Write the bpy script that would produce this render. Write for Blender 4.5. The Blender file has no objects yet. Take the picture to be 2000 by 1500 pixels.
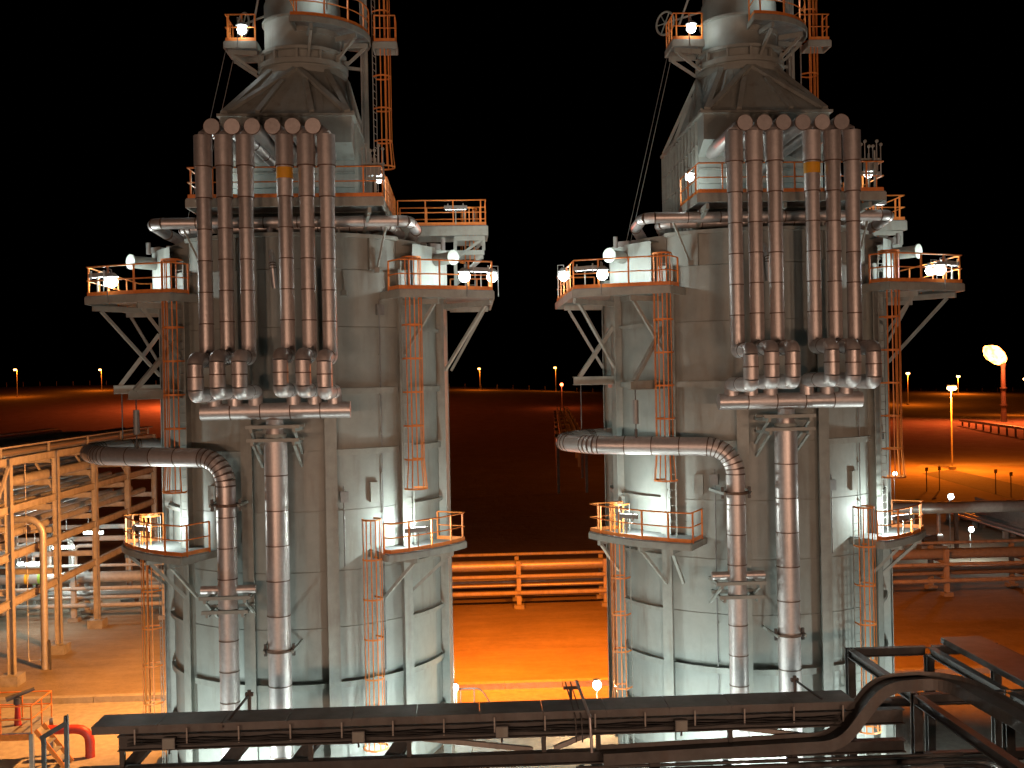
import bpy, math, random
from mathutils import Vector, Matrix
R = math.radians
random.seed(7)
scene = bpy.context.scene
C = scene.collection

# ------------------------------------------------------------------ camera
CAM_H = 16.0; FPX = 2080.0
YAW, PITCH, ROLL = R(2.75), R(-0.165), R(1.1)
fwd = Vector((math.sin(YAW) * math.cos(PITCH), math.cos(YAW) * math.cos(PITCH), math.sin(PITCH)))
r0 = fwd.cross(Vector((0, 0, 1))).normalized(); u0 = r0.cross(fwd)
rgt = r0 * math.cos(ROLL) - u0 * math.sin(ROLL); up_ = r0 * math.sin(ROLL) + u0 * math.cos(ROLL)
CAMP = Vector((0, 0, CAM_H))
cd = bpy.data.cameras.new('camera'); cam = bpy.data.objects.new('camera', cd); C.objects.link(cam)
cd.sensor_width = 36; cd.lens = 36 * FPX / 2000; cd.clip_start = 0.1; cd.clip_end = 9000
cam.matrix_world = Matrix(((rgt.x, up_.x, -fwd.x, 0), (rgt.y, up_.y, -fwd.y, 0), (rgt.z, up_.z, -fwd.z, CAM_H), (0, 0, 0, 1)))
scene.camera = cam

def ray(px, py): return fwd + rgt * ((px - 1000) / FPX) + up_ * ((750 - py) / FPX)
def at(px, py, Y):            # world point at world depth Y
    d = ray(px, py); return CAMP + d * (Y / d.y)
def gp(px, py, z=0):          # world point on a level plane
    d = ray(px, py); return CAMP + d * ((z - CAM_H) / d.z)

# ------------------------------------------------------------------ world: a clear desert night
w = bpy.data.worlds.new('World'); scene.world = w; w.use_nodes = True
nt = w.node_tree; bg = nt.nodes['Background']
sky = nt.nodes.new('ShaderNodeTexSky'); sky.sky_type = 'NISHITA'; sky.sun_disc = False
sky.sun_elevation = R(-9); sky.sun_rotation = R(200)
nt.links.new(sky.outputs[0], bg.inputs[0]); bg.inputs[1].default_value = 0.05
vs = scene.view_settings
vs.view_transform = 'Standard'; vs.look = 'None'; vs.exposure = 0; vs.gamma = 1; vs.use_curve_mapping = False
cy = scene.cycles
cy.use_denoising = True; cy.max_bounces = 5; cy.diffuse_bounces = 2; cy.glossy_bounces = 3; cy.sample_clamp_indirect = 2.0; cy.sample_clamp_direct = 0
cy.use_light_tree = True; cy.caustics_reflective = False; cy.caustics_refractive = False

WHITE = (0.86, 1.0, 0.96); SODIUM = (1.0, 0.205, 0.010); SODIUM_PALE = (1.0, 0.37, 0.085); WARM = (1.0, 0.60, 0.41); FLARE = (1.0, 0.13, 0.03)

# ------------------------------------------------------------------ materials
MATS = {}
def mat(name, col, rough=0.5, metal=0.0, var=0.25, scale=3.0, bump=0.0, bscale=30.0, rnd=0.0, streak=0.0, grime=None):
    m = bpy.data.materials.new(name); m.use_nodes = True; t = m.node_tree; b = t.nodes['Principled BSDF']
    b.inputs['Roughness'].default_value = rough; b.inputs['Metallic'].default_value = metal
    g = t.nodes.new('ShaderNodeNewGeometry')
    n = t.nodes.new('ShaderNodeTexNoise'); n.inputs['Scale'].default_value = scale; n.inputs['Detail'].default_value = 6
    n.inputs['Roughness'].default_value = 0.65
    mp = t.nodes.new('ShaderNodeMapping'); t.links.new(g.outputs['Position'], mp.inputs[0]); t.links.new(mp.outputs[0], n.inputs['Vector'])
    if streak: mp.inputs['Scale'].default_value = (1, 1, streak)
    r = t.nodes.new('ShaderNodeMapRange'); r.inputs[1].default_value = 0.3; r.inputs[2].default_value = 0.7
    r.inputs[3].default_value = 1 - var; r.inputs[4].default_value = 1 + var
    t.links.new(n.outputs['Fac'], r.inputs[0])
    last = r.outputs[0]
    if rnd:
        oi = t.nodes.new('ShaderNodeObjectInfo'); r2 = t.nodes.new('ShaderNodeMapRange'); r2.inputs[3].default_value = 1 - rnd; r2.inputs[4].default_value = 1 + rnd
        t.links.new(oi.outputs['Random'], r2.inputs[0]); mu = t.nodes.new('ShaderNodeMath'); mu.operation = 'MULTIPLY'
        t.links.new(last, mu.inputs[0]); t.links.new(r2.outputs[0], mu.inputs[1]); last = mu.outputs[0]
        r3 = t.nodes.new('ShaderNodeMapRange'); r3.inputs[3].default_value = rough * 0.8; r3.inputs[4].default_value = min(1, rough * 1.25)
        mx2 = t.nodes.new('ShaderNodeMath'); mx2.operation = 'MULTIPLY'; t.links.new(oi.outputs['Random'], mx2.inputs[0]); t.links.new(n.outputs['Fac'], mx2.inputs[1])
        r3.inputs[2].default_value = 0.7
        t.links.new(mx2.outputs[0], r3.inputs[0]); t.links.new(r3.outputs[0], b.inputs['Roughness'])
    v = t.nodes.new('ShaderNodeVectorMath'); v.operation = 'SCALE'; v.inputs[0].default_value = col[:3]
    t.links.new(last, v.inputs['Scale'])
    out = v.outputs[0]
    if grime:
        n3 = t.nodes.new('ShaderNodeTexNoise'); n3.inputs['Scale'].default_value = 1.3; n3.inputs['Detail'].default_value = 8
        mp3 = t.nodes.new('ShaderNodeMapping'); mp3.inputs['Scale'].default_value = (2.2, 2.2, 0.35)
        t.links.new(g.outputs['Position'], mp3.inputs[0]); t.links.new(mp3.outputs[0], n3.inputs['Vector'])
        rr = t.nodes.new('ShaderNodeMapRange'); rr.inputs[1].default_value = 0.55; rr.inputs[2].default_value = 0.78; rr.inputs[4].default_value = 0.55
        t.links.new(n3.outputs['Fac'], rr.inputs[0])
        mx = t.nodes.new('ShaderNodeMix'); mx.data_type = 'RGBA'; t.links.new(rr.outputs[0], mx.inputs['Factor'])
        t.links.new(out, mx.inputs[6]); mx.inputs[7].default_value = (*grime, 1); out = mx.outputs[2]
    t.links.new(out, b.inputs['Base Color'])
    if bump:
        n2 = t.nodes.new('ShaderNodeTexNoise'); n2.inputs['Scale'].default_value = bscale; n2.inputs['Detail'].default_value = 5
        t.links.new(g.outputs['Position'], n2.inputs['Vector'])
        bp = t.nodes.new('ShaderNodeBump'); bp.inputs['Strength'].default_value = bump; bp.inputs['Distance'].default_value = 0.05
        t.links.new(n2.outputs['Fac'], bp.inputs['Height']); t.links.new(bp.outputs[0], b.inputs['Normal'])
    MATS[name] = m; return m
def emis(name, col, s):
    m = bpy.data.materials.new(name); m.use_nodes = True; b = m.node_tree.nodes['Principled BSDF']
    b.inputs['Base Color'].default_value = (*col, 1); b.inputs['Emission Color'].default_value = (*col, 1); b.inputs['Emission Strength'].default_value = s
    MATS[name] = m; return m
mat('paint', (0.355, 0.375, 0.345), 0.55, 0, 0.10, 1.6, 0.05, 14, rnd=0.05, grime=(0.22, 0.185, 0.14))
mat('steel', (0.35, 0.36, 0.325), 0.5, 0, 0.14, 2.5, grime=(0.24, 0.18, 0.13))
mat('orange', (0.82, 0.25, 0.05), 0.5, 0, 0.15, 5)
mat('alu', (0.64, 0.59, 0.57), 0.47, 0.68, 0.10, 7, 0.12, 9, rnd=0.10)
mat('band', (0.16, 0.10, 0.07), 0.6, 0.4, 0.2, 8)
mat('grating', (0.33, 0.34, 0.33), 0.55, 0.3, 0.2, 6)
mat('housing', (0.30, 0.30, 0.29), 0.5, 0.2, 0.1, 8)
mat('rack_steel', (0.46, 0.43, 0.39), 0.55, 0.0, 0.2, 2.0, grime=(0.22, 0.15, 0.10))
mat('dark_steel', (0.105, 0.10, 0.095), 0.55, 0.1, 0.25, 2.5, 0.1, 20, grime=(0.12, 0.08, 0.055))
mat('tray', (0.17, 0.16, 0.15), 0.5, 0.35, 0.3, 1.2, 0.08, 10, grime=(0.16, 0.10, 0.07))
mat('pipe_grey', (0.52, 0.50, 0.47), 0.42, 0.5, 0.15, 3, rnd=0.12)
mat('concrete', (0.36, 0.34, 0.30), 0.85, 0, 0.2, 2.5, 0.3, 18)
mat('asphalt', (0.10, 0.095, 0.09), 0.9, 0, 0.3, 1.5, 0.4, 25)
mat('red_paint', (0.50, 0.05, 0.03), 0.45, 0, 0.15, 4)
mat('yellow', (0.75, 0.36, 0.02), 0.55, 0, 0.1, 4)
mat('green', (0.25, 0.45, 0.06), 0.5, 0, 0.1, 4)
mat('white_pipe', (0.62, 0.62, 0.58), 0.45, 0.1, 0.12, 3)
mat('cable', (0.03, 0.03, 0.03), 0.6)
emis('glow_white', (0.92, 1.0, 0.98), 14); emis('glow_sodium', (1.0, 0.52, 0.16), 16); emis('glow_far', (1.0, 0.42, 0.10), 20); emis('glow_red', (1, 0.16, 0.05), 12)

# sand: broad tyre-worn tone changes, small ripples
def sand_mat():
    m = bpy.data.materials.new('sand'); m.use_nodes = True; t = m.node_tree; b = t.nodes['Principled BSDF']; b.inputs['Roughness'].default_value = 0.95
    g = t.nodes.new('ShaderNodeNewGeometry')
    def noise(s, d, sc=(1, 1, 1)):
        mp = t.nodes.new('ShaderNodeMapping'); mp.inputs['Scale'].default_value = sc; t.links.new(g.outputs['Position'], mp.inputs[0])
        n = t.nodes.new('ShaderNodeTexNoise'); n.inputs['Scale'].default_value = s; n.inputs['Detail'].default_value = d; n.inputs['Roughness'].default_value = 0.62
        t.links.new(mp.outputs[0], n.inputs['Vector']); return n.outputs['Fac']
    a = noise(0.22, 8, (1, 0.6, 1)); c = noise(2.2, 6); e = noise(0.9, 5, (0.25, 1, 1))
    ad = t.nodes.new('ShaderNodeMath'); ad.operation = 'ADD'; t.links.new(a, ad.inputs[0]); t.links.new(e, ad.inputs[1])
    ad2 = t.nodes.new('ShaderNodeMath'); ad2.operation = 'MULTIPLY_ADD'; ad2.inputs[1].default_value = 0.6; t.links.new(c, ad2.inputs[0]); t.links.new(ad.outputs[0], ad2.inputs[2])
    cr = t.nodes.new('ShaderNodeValToRGB'); cr.color_ramp.elements[0].position = 0.35; cr.color_ramp.elements[0].color = (0.23, 0.18, 0.125, 1)
    cr.color_ramp.elements[1].position = 0.66; cr.color_ramp.elements[1].color = (0.40, 0.325, 0.235, 1)
    dv = t.nodes.new('ShaderNodeMath'); dv.operation = 'MULTIPLY'; dv.inputs[1].default_value = 0.385; t.links.new(ad2.outputs[0], dv.inputs[0])
    t.links.new(dv.outputs[0], cr.inputs[0]); t.links.new(cr.outputs[0], b.inputs['Base Color'])
    n2 = noise(5, 7); n4 = noise(0.8, 4)
    ad3 = t.nodes.new('ShaderNodeMath'); ad3.operation = 'MULTIPLY_ADD'; ad3.inputs[1].default_value = 0.35; t.links.new(n2, ad3.inputs[0]); t.links.new(n4, ad3.inputs[2])
    bp = t.nodes.new('ShaderNodeBump'); bp.inputs['Strength'].default_value = 0.55; bp.inputs['Distance'].default_value = 0.25
    t.links.new(ad3.outputs[0], bp.inputs['Height']); t.links.new(bp.outputs[0], b.inputs['Normal'])
    MATS['sand'] = m
sand_mat()

# ------------------------------------------------------------------ mesh helpers
class MB:
    def __init__(s): s.v = []; s.f = []; s.m = []; s.sm = []
    def add(s, vs, fs, mi=0, smooth=False):
        o = len(s.v); s.v += [Vector(p) for p in vs]
        for f in fs: s.f.append([i + o for i in f]); s.m.append(mi); s.sm.append(smooth)
        return s
    def box(s, c, size, rz=0, mi=0):
        x, y, z = size[0] / 2, size[1] / 2, size[2] / 2; c = Vector(c); M = Matrix.Rotation(rz, 3, 'Z')
        vs = [c + M @ Vector((i * x, j * y, k * z)) for i in (-1, 1) for j in (-1, 1) for k in (-1, 1)]
        return s.add(vs, [(0, 1, 3, 2), (4, 6, 7, 5), (0, 4, 5, 1), (2, 3, 7, 6), (0, 2, 6, 4), (1, 5, 7, 3)], mi)
    def span(s, a, b, mi=0):
        a = Vector(a); b = Vector(b); return s.box((a + b) / 2, [abs(q) for q in (b - a)], 0, mi)
    def beam(s, p0, p1, wd, ht, up=(0, 0, 1), mi=0):
        p0 = Vector(p0); p1 = Vector(p1); d = (p1 - p0).normalized(); U = Vector(up)
        if abs(d.dot(U)) > 0.97: U = Vector((0, 1, 0)) if abs(d.y) < 0.9 else Vector((1, 0, 0))
        sd = d.cross(U).normalized(); U = sd.cross(d)
        vs = [p + sd * (i * wd / 2) + U * (j * ht / 2) for p in (p0, p1) for i, j in ((-1, -1), (1, -1), (1, 1), (-1, 1))]
        return s.add(vs, [(3, 2, 1, 0), (4, 5, 6, 7), (0, 1, 5, 4), (1, 2, 6, 5), (2, 3, 7, 6), (3, 0, 4, 7)], mi)
    def ibeam(s, p0, p1, wd, ht, up=(0, 0, 1), t=0.03):
        p0 = Vector(p0); p1 = Vector(p1); d = (p1 - p0).normalized(); U = Vector(up)
        if abs(d.dot(U)) > 0.97: U = Vector((0, 1, 0))
        sd = d.cross(U).normalized(); U = sd.cross(d)
        for k in (-1, 1): s.beam(p0 + U * k * (ht / 2 - t / 2), p1 + U * k * (ht / 2 - t / 2), wd, t, U)
        return s.beam(p0, p1, t, ht - 2 * t, U)
    def tube(s, path, r, seg=12, cap=True, mi=0):
        P = [Vector(p) for p in path]; n = len(P); rs = r if isinstance(r, (list, tuple)) else [r] * n
        T = []
        for i in range(n):
            a = (P[i] - P[i - 1]).normalized() if i else None; b = (P[i + 1] - P[i]).normalized() if i < n - 1 else None
            if i and i < n - 1 and (P[i] - P[i - 1]).length < 1e-7: a = None
            if b is not None and b.length < 0.5: b = None
            t = (a + b) if (a is not None and b is not None) else (a if a is not None else b); T.append(t.normalized())
        U = Vector((0, 0, 1)) if abs(T[0].z) < 0.9 else Vector((0, 1, 0))
        U = (U - T[0] * U.dot(T[0])).normalized(); vs = []
        for i in range(n):
            U = (U - T[i] * U.dot(T[i])).normalized(); W = T[i].cross(U)
            vs += [P[i] + (U * math.cos(2 * math.pi * k / seg) + W * math.sin(2 * math.pi * k / seg)) * rs[i] for k in range(seg)]
        fs = [(i * seg + k, i * seg + (k + 1) % seg, (i + 1) * seg + (k + 1) % seg, (i + 1) * seg + k) for i in range(n - 1) for k in range(seg)]
        s.add(vs, fs, mi, True)
        if cap:
            s.add(vs[:seg], [list(reversed(range(seg)))], mi); s.add(vs[-seg:], [list(range(seg))], mi)
        return s
    def lathe(s, prof, seg=48, c=(0, 0), a0=0, a1=2 * math.pi, mi=0, smooth=True):
        full = abs(a1 - a0 - 2 * math.pi) < 1e-6; n = seg if full else seg + 1; vs = []
        for r, z in prof:
            for k in range(n):
                a = a0 + (a1 - a0) * k / seg; vs.append((c[0] + r * math.sin(a), c[1] - r * math.cos(a), z))
        fs = []
        for i in range(len(prof) - 1):
            for k in range(seg):
                k2 = (k + 1) % n; fs.append((i * n + k, i * n + k2, (i + 1) * n + k2, (i + 1) * n + k))
        return s.add(vs, fs, mi, smooth)
    def slab(s, poly, z0, z1, mi=0):
        n = len(poly); vs = [(p[0], p[1], z) for z in (z0, z1) for p in poly]
        ar = sum(poly[i][0] * poly[(i + 1) % n][1] - poly[(i + 1) % n][0] * poly[i][1] for i in range(n))
        idx = list(range(n)) if ar > 0 else list(reversed(range(n)))
        fs = [list(reversed(idx)), [n + i for i in idx]]
        for q in range(n):
            i, j = idx[q], idx[(q + 1) % n]; fs.append((i, j, n + j, n + i))
        return s.add(vs, fs, mi)
    def mesh(s, name, off=None):
        me = bpy.data.meshes.new(name); o = off or Vector()
        me.from_pydata([tuple(p - o) for p in s.v], [], s.f)
        me.polygons.foreach_set('material_index', s.m); me.polygons.foreach_set('use_smooth', s.sm); me.update(); return me

def setm(me, mats):
    for k in (mats if isinstance(mats, (list, tuple)) else [mats]): me.materials.append(MATS[k])
THINGS = []
class Thing:
    def __init__(s, name, label, cat, base=(0, 0, 0), group=None):
        s.base = Vector(base); s.o = bpy.data.objects.new(name, None); C.objects.link(s.o); s.o.empty_display_size = 0.2
        s.o.location = s.base; s.o['label'] = label; s.o['category'] = cat
        if group: s.o['group'] = group
        THINGS.append(s.o)
    def part(s, name, mb, mats, parent=None, label=None, kind=None):
        me = mb.mesh(name, s.base); setm(me, mats); o = bpy.data.objects.new(name, me); C.objects.link(o); o.parent = parent or s.o
        if label: o['label'] = label
        if kind: o['kind'] = kind
        return o
    def inst(s, name, me, loc, rz=0, parent=None):
        o = bpy.data.objects.new(name, me); C.objects.link(o); o.parent = parent or s.o
        o.location = Vector(loc) - s.base; o.rotation_euler = (0, 0, rz); return o
    def light(s, kind, loc, power, col, size=0.1, **kw):
        l = bpy.data.lights.new('lamp', kind); l.energy = power; l.color = col
        if kind == 'AREA': l.size = size
        else: l.shadow_soft_size = size
        o = bpy.data.objects.new('lamp', l); C.objects.link(o); o.parent = s.o; o.location = Vector(loc) - s.base
        if kind == 'SPOT': l.spot_size = kw.get('cone', R(90)); l.spot_blend = kw.get('blend', 0.8)
        if 'aim' in kw: o.rotation_euler = (Vector(kw['aim']) - Vector(loc)).to_track_quat('-Z', 'Y').to_euler()
        return o
def single(name, mb, mats, label, cat, group=None, base=None):
    me = mb.mesh(name); setm(me, mats); o = bpy.data.objects.new(name, me); C.objects.link(o)
    if base: o.location = base
    o['label'] = label; o['category'] = cat
    if group: o['group'] = group
    THINGS.append(o); return o
def structure(name, mb, mats, parent=None, kind='structure'):
    me = mb.mesh(name); setm(me, mats); o = bpy.data.objects.new(name, me); C.objects.link(o)
    if parent: o.parent = parent
    else: o['kind'] = kind
    return o

def fillet(pts, rad):
    P = [Vector(p) for p in pts]; out = [(P[0], False)]
    for i in range(1, len(P) - 1):
        a = (P[i - 1] - P[i]).normalized(); b = (P[i + 1] - P[i]).normalized(); ang = a.angle(b)
        t = rad / math.tan(ang / 2); t = min(t, (P[i - 1] - P[i]).length * 0.499, (P[i + 1] - P[i]).length * 0.499); rr = t * math.tan(ang / 2)
        c = P[i] + (a + b).normalized() * (rr / math.sin(ang / 2)); s0 = P[i] + a * t; s1 = P[i] + b * t
        n = max(4, int(rr * (math.pi - ang) / 0.19)); n = min(n, 12)
        v0 = s0 - c; v1 = s1 - c; tot = v0.angle(v1)
        for k in range(n + 1):
            f = k / n; p = c + (v0 * math.sin((1 - f) * tot) + v1 * math.sin(f * tot)) / math.sin(tot); out.append((p, k > 0))
    out.append((P[-1], False)); return out   # flag: the stretch that ends here is part of a bend
def clad_pipe(T, pts, r, sec=1.05, elb=0.4, seg=20, mats=('alu', 'band'), gore=2, rfun=None, ends=True, bend_bands=True):
    F = fillet(pts, elb); secs = []; bent = set(); i = 1
    while i < len(F):
        p0, p1 = F[i - 1][0], F[i][0]
        if F[i][1]:
            g = [p0]; k = 0
            while i < len(F) and F[i][1] and k < gore: g.append(F[i][0]); i += 1; k += 1
            secs.append(g); bent.add(len(secs) - 1)
        else:
            L = (p1 - p0).length
            if L > 0.02:
                n = max(1 if bend_bands or L < 0.6 else 2, round(L / sec))
                for q in range(n): secs.append([p0.lerp(p1, q / n), p0.lerp(p1, (q + 1) / n)])
            i += 1
    for q, g in enumerate(secs):
        rr = rfun(g[0].lerp(g[-1], 0.5)) if rfun else r
        mb = MB(); mb.tube(g, rr, seg, ends)
        e = g[-1]; d = (g[-1] - g[-2]).normalized()
        if q < len(secs) - 1 and (bend_bands or not (q in bent or q + 1 in bent)): mb.tube([e - d * 0.024, e + d * 0.012], rr + 0.011, seg, True, 1)
        T.part('cladding', mb, mats)

# ------------------------------------------------------------------ furnace (all in local metres about its axis, then moved)
AX1 = Vector((-6.38, 45.3, 0)); AX2 = Vector((12.09, 45.3, 0))
def pol(deg, r, z=0): a = R(deg); return Vector((r * math.sin(a), -r * math.cos(a), z))
def local(v): return Vector(v)

LV = [1.3, 2.9, 4.9, 6.95, 9.05, 11.3, 13.55, 15.83, 18.15, 20.3, 21.6]
def build_furnace_body():
    T = Thing('furnace', 'tall grey cylindrical furnace with square hood and round stack, {F}', 'furnace', (0, 0, 0), 'twin furnaces')
    RS = 5.60
    T.part('shell', MB().lathe([(0.5, 1.1), (RS - 0.05, 1.1), (RS - 0.05, 21.58), (3.2, 22.0), (0.3, 22.05)], 72), 'paint')
    for b in range(-3, 4):
        for k in range(len(LV) - 1):
            g = 0.014; a0 = R(b * 30 - 14.9); a1 = R(b * 30 + 14.9); z0, z1 = LV[k] + g, LV[k + 1] - g
            r1 = RS + random.uniform(-0.006, 0.006)
            mb = MB(); mb.lathe([(r1, z0), (r1, z1)], 10, a0=a0, a1=a1); 
            mb.lathe([(RS - 0.05, z0), (r1, z0)], 10, a0=a0, a1=a1, smooth=False); mb.lathe([(r1, z1), (RS - 0.05, z1)], 10, a0=a0, a1=a1, smooth=False)
            T.part('plate', mb, 'paint')
    col = MB(); col.box((0, -5.97, 10.2), (0.44, 0.03, 20.3)); col.box((0, -5.775, 10.2), (0.022, 0.36, 20.3)); cm = col.mesh('column'); setm(cm, 'steel')
    for k in range(12): T.inst('column', cm, (0, 0, 0), R(15 + 30 * k))
    # stiffening rings between the columns
    def ring(b, z, h=0.2, d=0.14):
        a0, a1 = R(b * 30 - 13.6), R(b * 30 + 13.6)
        mb = MB(); mb.lathe([(RS, z), (RS + d, z), (RS + d, z + 0.025), (RS, z + 0.025)], 8, a0=a0, a1=a1, smooth=False)
        mb.lathe([(RS + d - 0.02, z - h), (RS + d, z - h), (RS + d, z)], 8, a0=a0, a1=a1, smooth=False); T.part('ring_stiffener', mb, 'steel')
    for b in range(-5, 6):
        ring(b, 4.9)
        if b: ring(b, 2.9)
        if abs(b) >= 1:
            for z in (13.55, 15.83): ring(b, z)
        if abs(b) >= 2:
            for z in (6.95, 9.05, 11.3, 18.15): ring(b, z, 0.12, 0.16)
    # rim band and vertical ribs of the top course
    for b in (-1, 0, 1):
        a0, a1 = R(b * 30 - 15), R(b * 30 + 15)
        T.part('rim', MB().lathe([(RS + 0.02, 21.5), (RS + 0.16, 21.5), (RS + 0.16, 21.64), (RS - 0.1, 21.64)], 8, a0=a0, a1=a1, smooth=False), 'steel')
    for dg in (-32, -20, 20, 33): T.part('rib', MB().beam(pol(dg, RS + 0.09, 20.3), pol(dg, RS + 0.09, 21.5), 0.25, 0.15, up=pol(dg, 1)), 'steel')
    for b in (-2, 2):     # taller casing at the two shoulders
        T.part('shoulder_casing', MB().lathe([(5.6, 19.4), (6.2, 19.4), (6.2, 21.35), (5.6, 21.35)], 8, a0=R(b * 30 - 12), a1=R(b * 30 + 12), smooth=False), 'paint')
    for dg in (-52, 52):  # solid steel peep boxes on the shell
        for z in (11.9,):
            p = pol(dg * 0.62, 5.66, z); T.part('peep_door', MB().box(p, (0.34, 0.12, 0.75), R(dg * 0.62)), 'steel')
    T.part('foundation', MB().lathe([(0.2, 0.45), (6.6, 0.45), (6.6, 0.0)], 24, smooth=False), 'concrete')
    # convection section
    x0, x1, y0, y1 = -2.5, 2.4, -3.45, 3.7; zb, zt = 21.95, 26.2
    T.part('convection_box', MB().span((x0, y0, zb), (x1, y1, zt)), 'paint')
    hb = MB(); P = [(y0, 24.75), (-4.5, 25.2), (-4.5, 26.2), (y0, 26.2)]
    vs = [(x, y, z) for x in (x0 - 0.02, x1 + 0.02) for y, z in P]
    hb.add(vs, [(0, 1, 2, 3), (7, 6, 5, 4), (0, 4, 5, 1), (1, 5, 6, 2), (2, 6, 7, 3), (3, 7, 4, 0)]); T.part('header_box', hb, 'paint')
    for sx, X in ((-1, x0), (1, x1)):
        for k in range(12):
            y = y0 + 0.1 + k * (y1 - y0 - 0.2) / 11; T.part('stiffener', MB().box((X + sx * 0.06, y, (zb + zt) / 2), (0.12, 0.05, zt - zb - 0.1)), 'steel')
        for z in (23.0, 24.1, 25.2): T.part('stiffener', MB().box((X + sx * 0.04, (y0 + y1) / 2, z), (0.074, y1 - y0, 0.06)), 'steel')
    for z in (22.6, 23.15, 23.7, 24.25): T.part('stiffener', MB().box(((x0 + x1) / 2, y0 - 0.05, z), (x1 - x0, 0.1, 0.05)), 'steel')
    fl = MB().span((x0 - 0.14, -4.6, 26.2), (x1 + 0.14, y1 + 0.1, 26.3)); T.part('top_flange', fl, 'steel')
    # hood: rectangle to circle
    sc_ = (0.05, -0.3); n = 48; vs = []; hw = []
    for k in range(n):
        a = 2 * math.pi * k / n + math.pi / 4; dx, dy = math.sin(a), -math.cos(a); q = 1 / max(abs(dx), abs(dy))
        cxm, cym = (x0 + x1) / 2, (-4.5 + y1) / 2
        vs.append((cxm + dx * q * (x1 - x0) / 2, cym + dy * q * (y1 + 4.5) / 2, 26.3))
    for k in range(n):
        a = 2 * math.pi * k / n + math.pi / 4; vs.append((sc_[0] + 1.74 * math.sin(a), sc_[1] - 1.74 * math.cos(a), 28.75))
    T.part('hood', MB().add(vs, [(k, (k + 1) % n, n + (k + 1) % n, n + k) for k in range(n)]), 'paint')
    def hp(u, f, o=0.05):   # a point on the hood's front face: u across, f up
        b = Vector((x0 + (x1 - x0) * u, -4.5, 26.3)); a = R((u - 0.5) * 84); t = Vector((sc_[0] + 1.74 * math.sin(a), sc_[1] - 1.74 * math.cos(a), 28.75))
        return b.lerp(t, f) + Vector((0, -0.5, 0.45)) * o * 1.6
    def hs(sx, v, f, o=0.06):
        b = Vector((x1 if sx > 0 else x0, y1 + (-4.5 - y1) * v, 26.3)); a = R(sx * (132 - 84 * v)); t = Vector((sc_[0] + 1.74 * math.sin(a), sc_[1] - 1.74 * math.cos(a), 28.75))
        return b.lerp(t, f) + Vector((sx, 0, 0.5)) * o
    for a, b in (((0.03, 0.02), (0.47, 0.97)), ((0.97, 0.02), (0.53, 0.97)), ((0.28, 0.02), (0.36, 0.70)), ((0.70, 0.02), (0.64, 0.70)), ((0.02, 0.02), (0.03, 0.98)), ((0.98, 0.02), (0.97, 0.98))):
        T.part('hood_rib', MB().beam(hp(*a), hp(*b), 0.2, 0.14, up=(0, -0.6, 0.8)), 'steel')
    for sx in (-1, 1):
        for a, b in (((0.97, 0.02), (0.5, 0.95)), ((0.03, 0.02), (0.5, 0.95)), ((0.7, 0.02), (0.62, 0.7)), ((0.35, 0.02), (0.4, 0.7))):
            T.part('hood_rib', MB().beam(hs(sx, *a), hs(sx, *b), 0.2, 0.14, up=(sx, 0, 0.6)), 'steel')
    st = MB().lathe([(1.76, 28.6), (1.84, 28.62), (1.84, 28.85), (1.74, 28.87), (1.74, 28.98), (1.86, 29.0), (1.86, 29.2), (1.63, 29.24), (1.63, 29.55), (1.79, 29.57), (1.79, 29.7), (1.57, 29.74), (1.57, 30.9), (1.66, 30.92), (1.66, 31.02), (1.57, 31.04), (1.57, 31.75), (1.5, 31.95), (1.5, 46), (0.2, 46)], 48, c=sc_)
    for f in range(len(st.sm)): st.sm[f] = f // 48 in (11, 15, 17)
    so = T.part('stack', st, 'paint')
    for dg in range(0, 360, 30):
        a = R(dg); T.part('flange_lug', MB().box((sc_[0] + 1.8 * math.sin(a), sc_[1] - 1.8 * math.cos(a), 29.36), (0.1, 0.14, 0.34), a), 'steel', parent=so)
    # inspection drums at the shoulders
    for sx in (-1, 1):
        c = Vector((sx * 6.15, -3.75, 20.85)); d = Vector((-sx * 0.62, 0.78, 0.0)).normalized(); mb = MB()
        mb.tube([c, c + d * 1.5], 0.24, 20); mb.tube([c - d * 0.06, c], 0.29, 24); T.part('manway_drum', mb, 'paint')
        mb = MB(); q = c + d * 0.6 + Vector((-sx * 0.35, 0.5, 0.55)); mb.box(q, (0.5, 0.3, 0.22), R(sx * 30)); mb.tube([q + Vector((sx * .35, 0, -.15)), q + Vector((sx * .35, 0, .3))], 0.09, 10); mb.box(q + Vector((-sx * .5, .2, .02)), (.35, .35, .3)); T.part('peep_gear', mb, 'housing')

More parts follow.
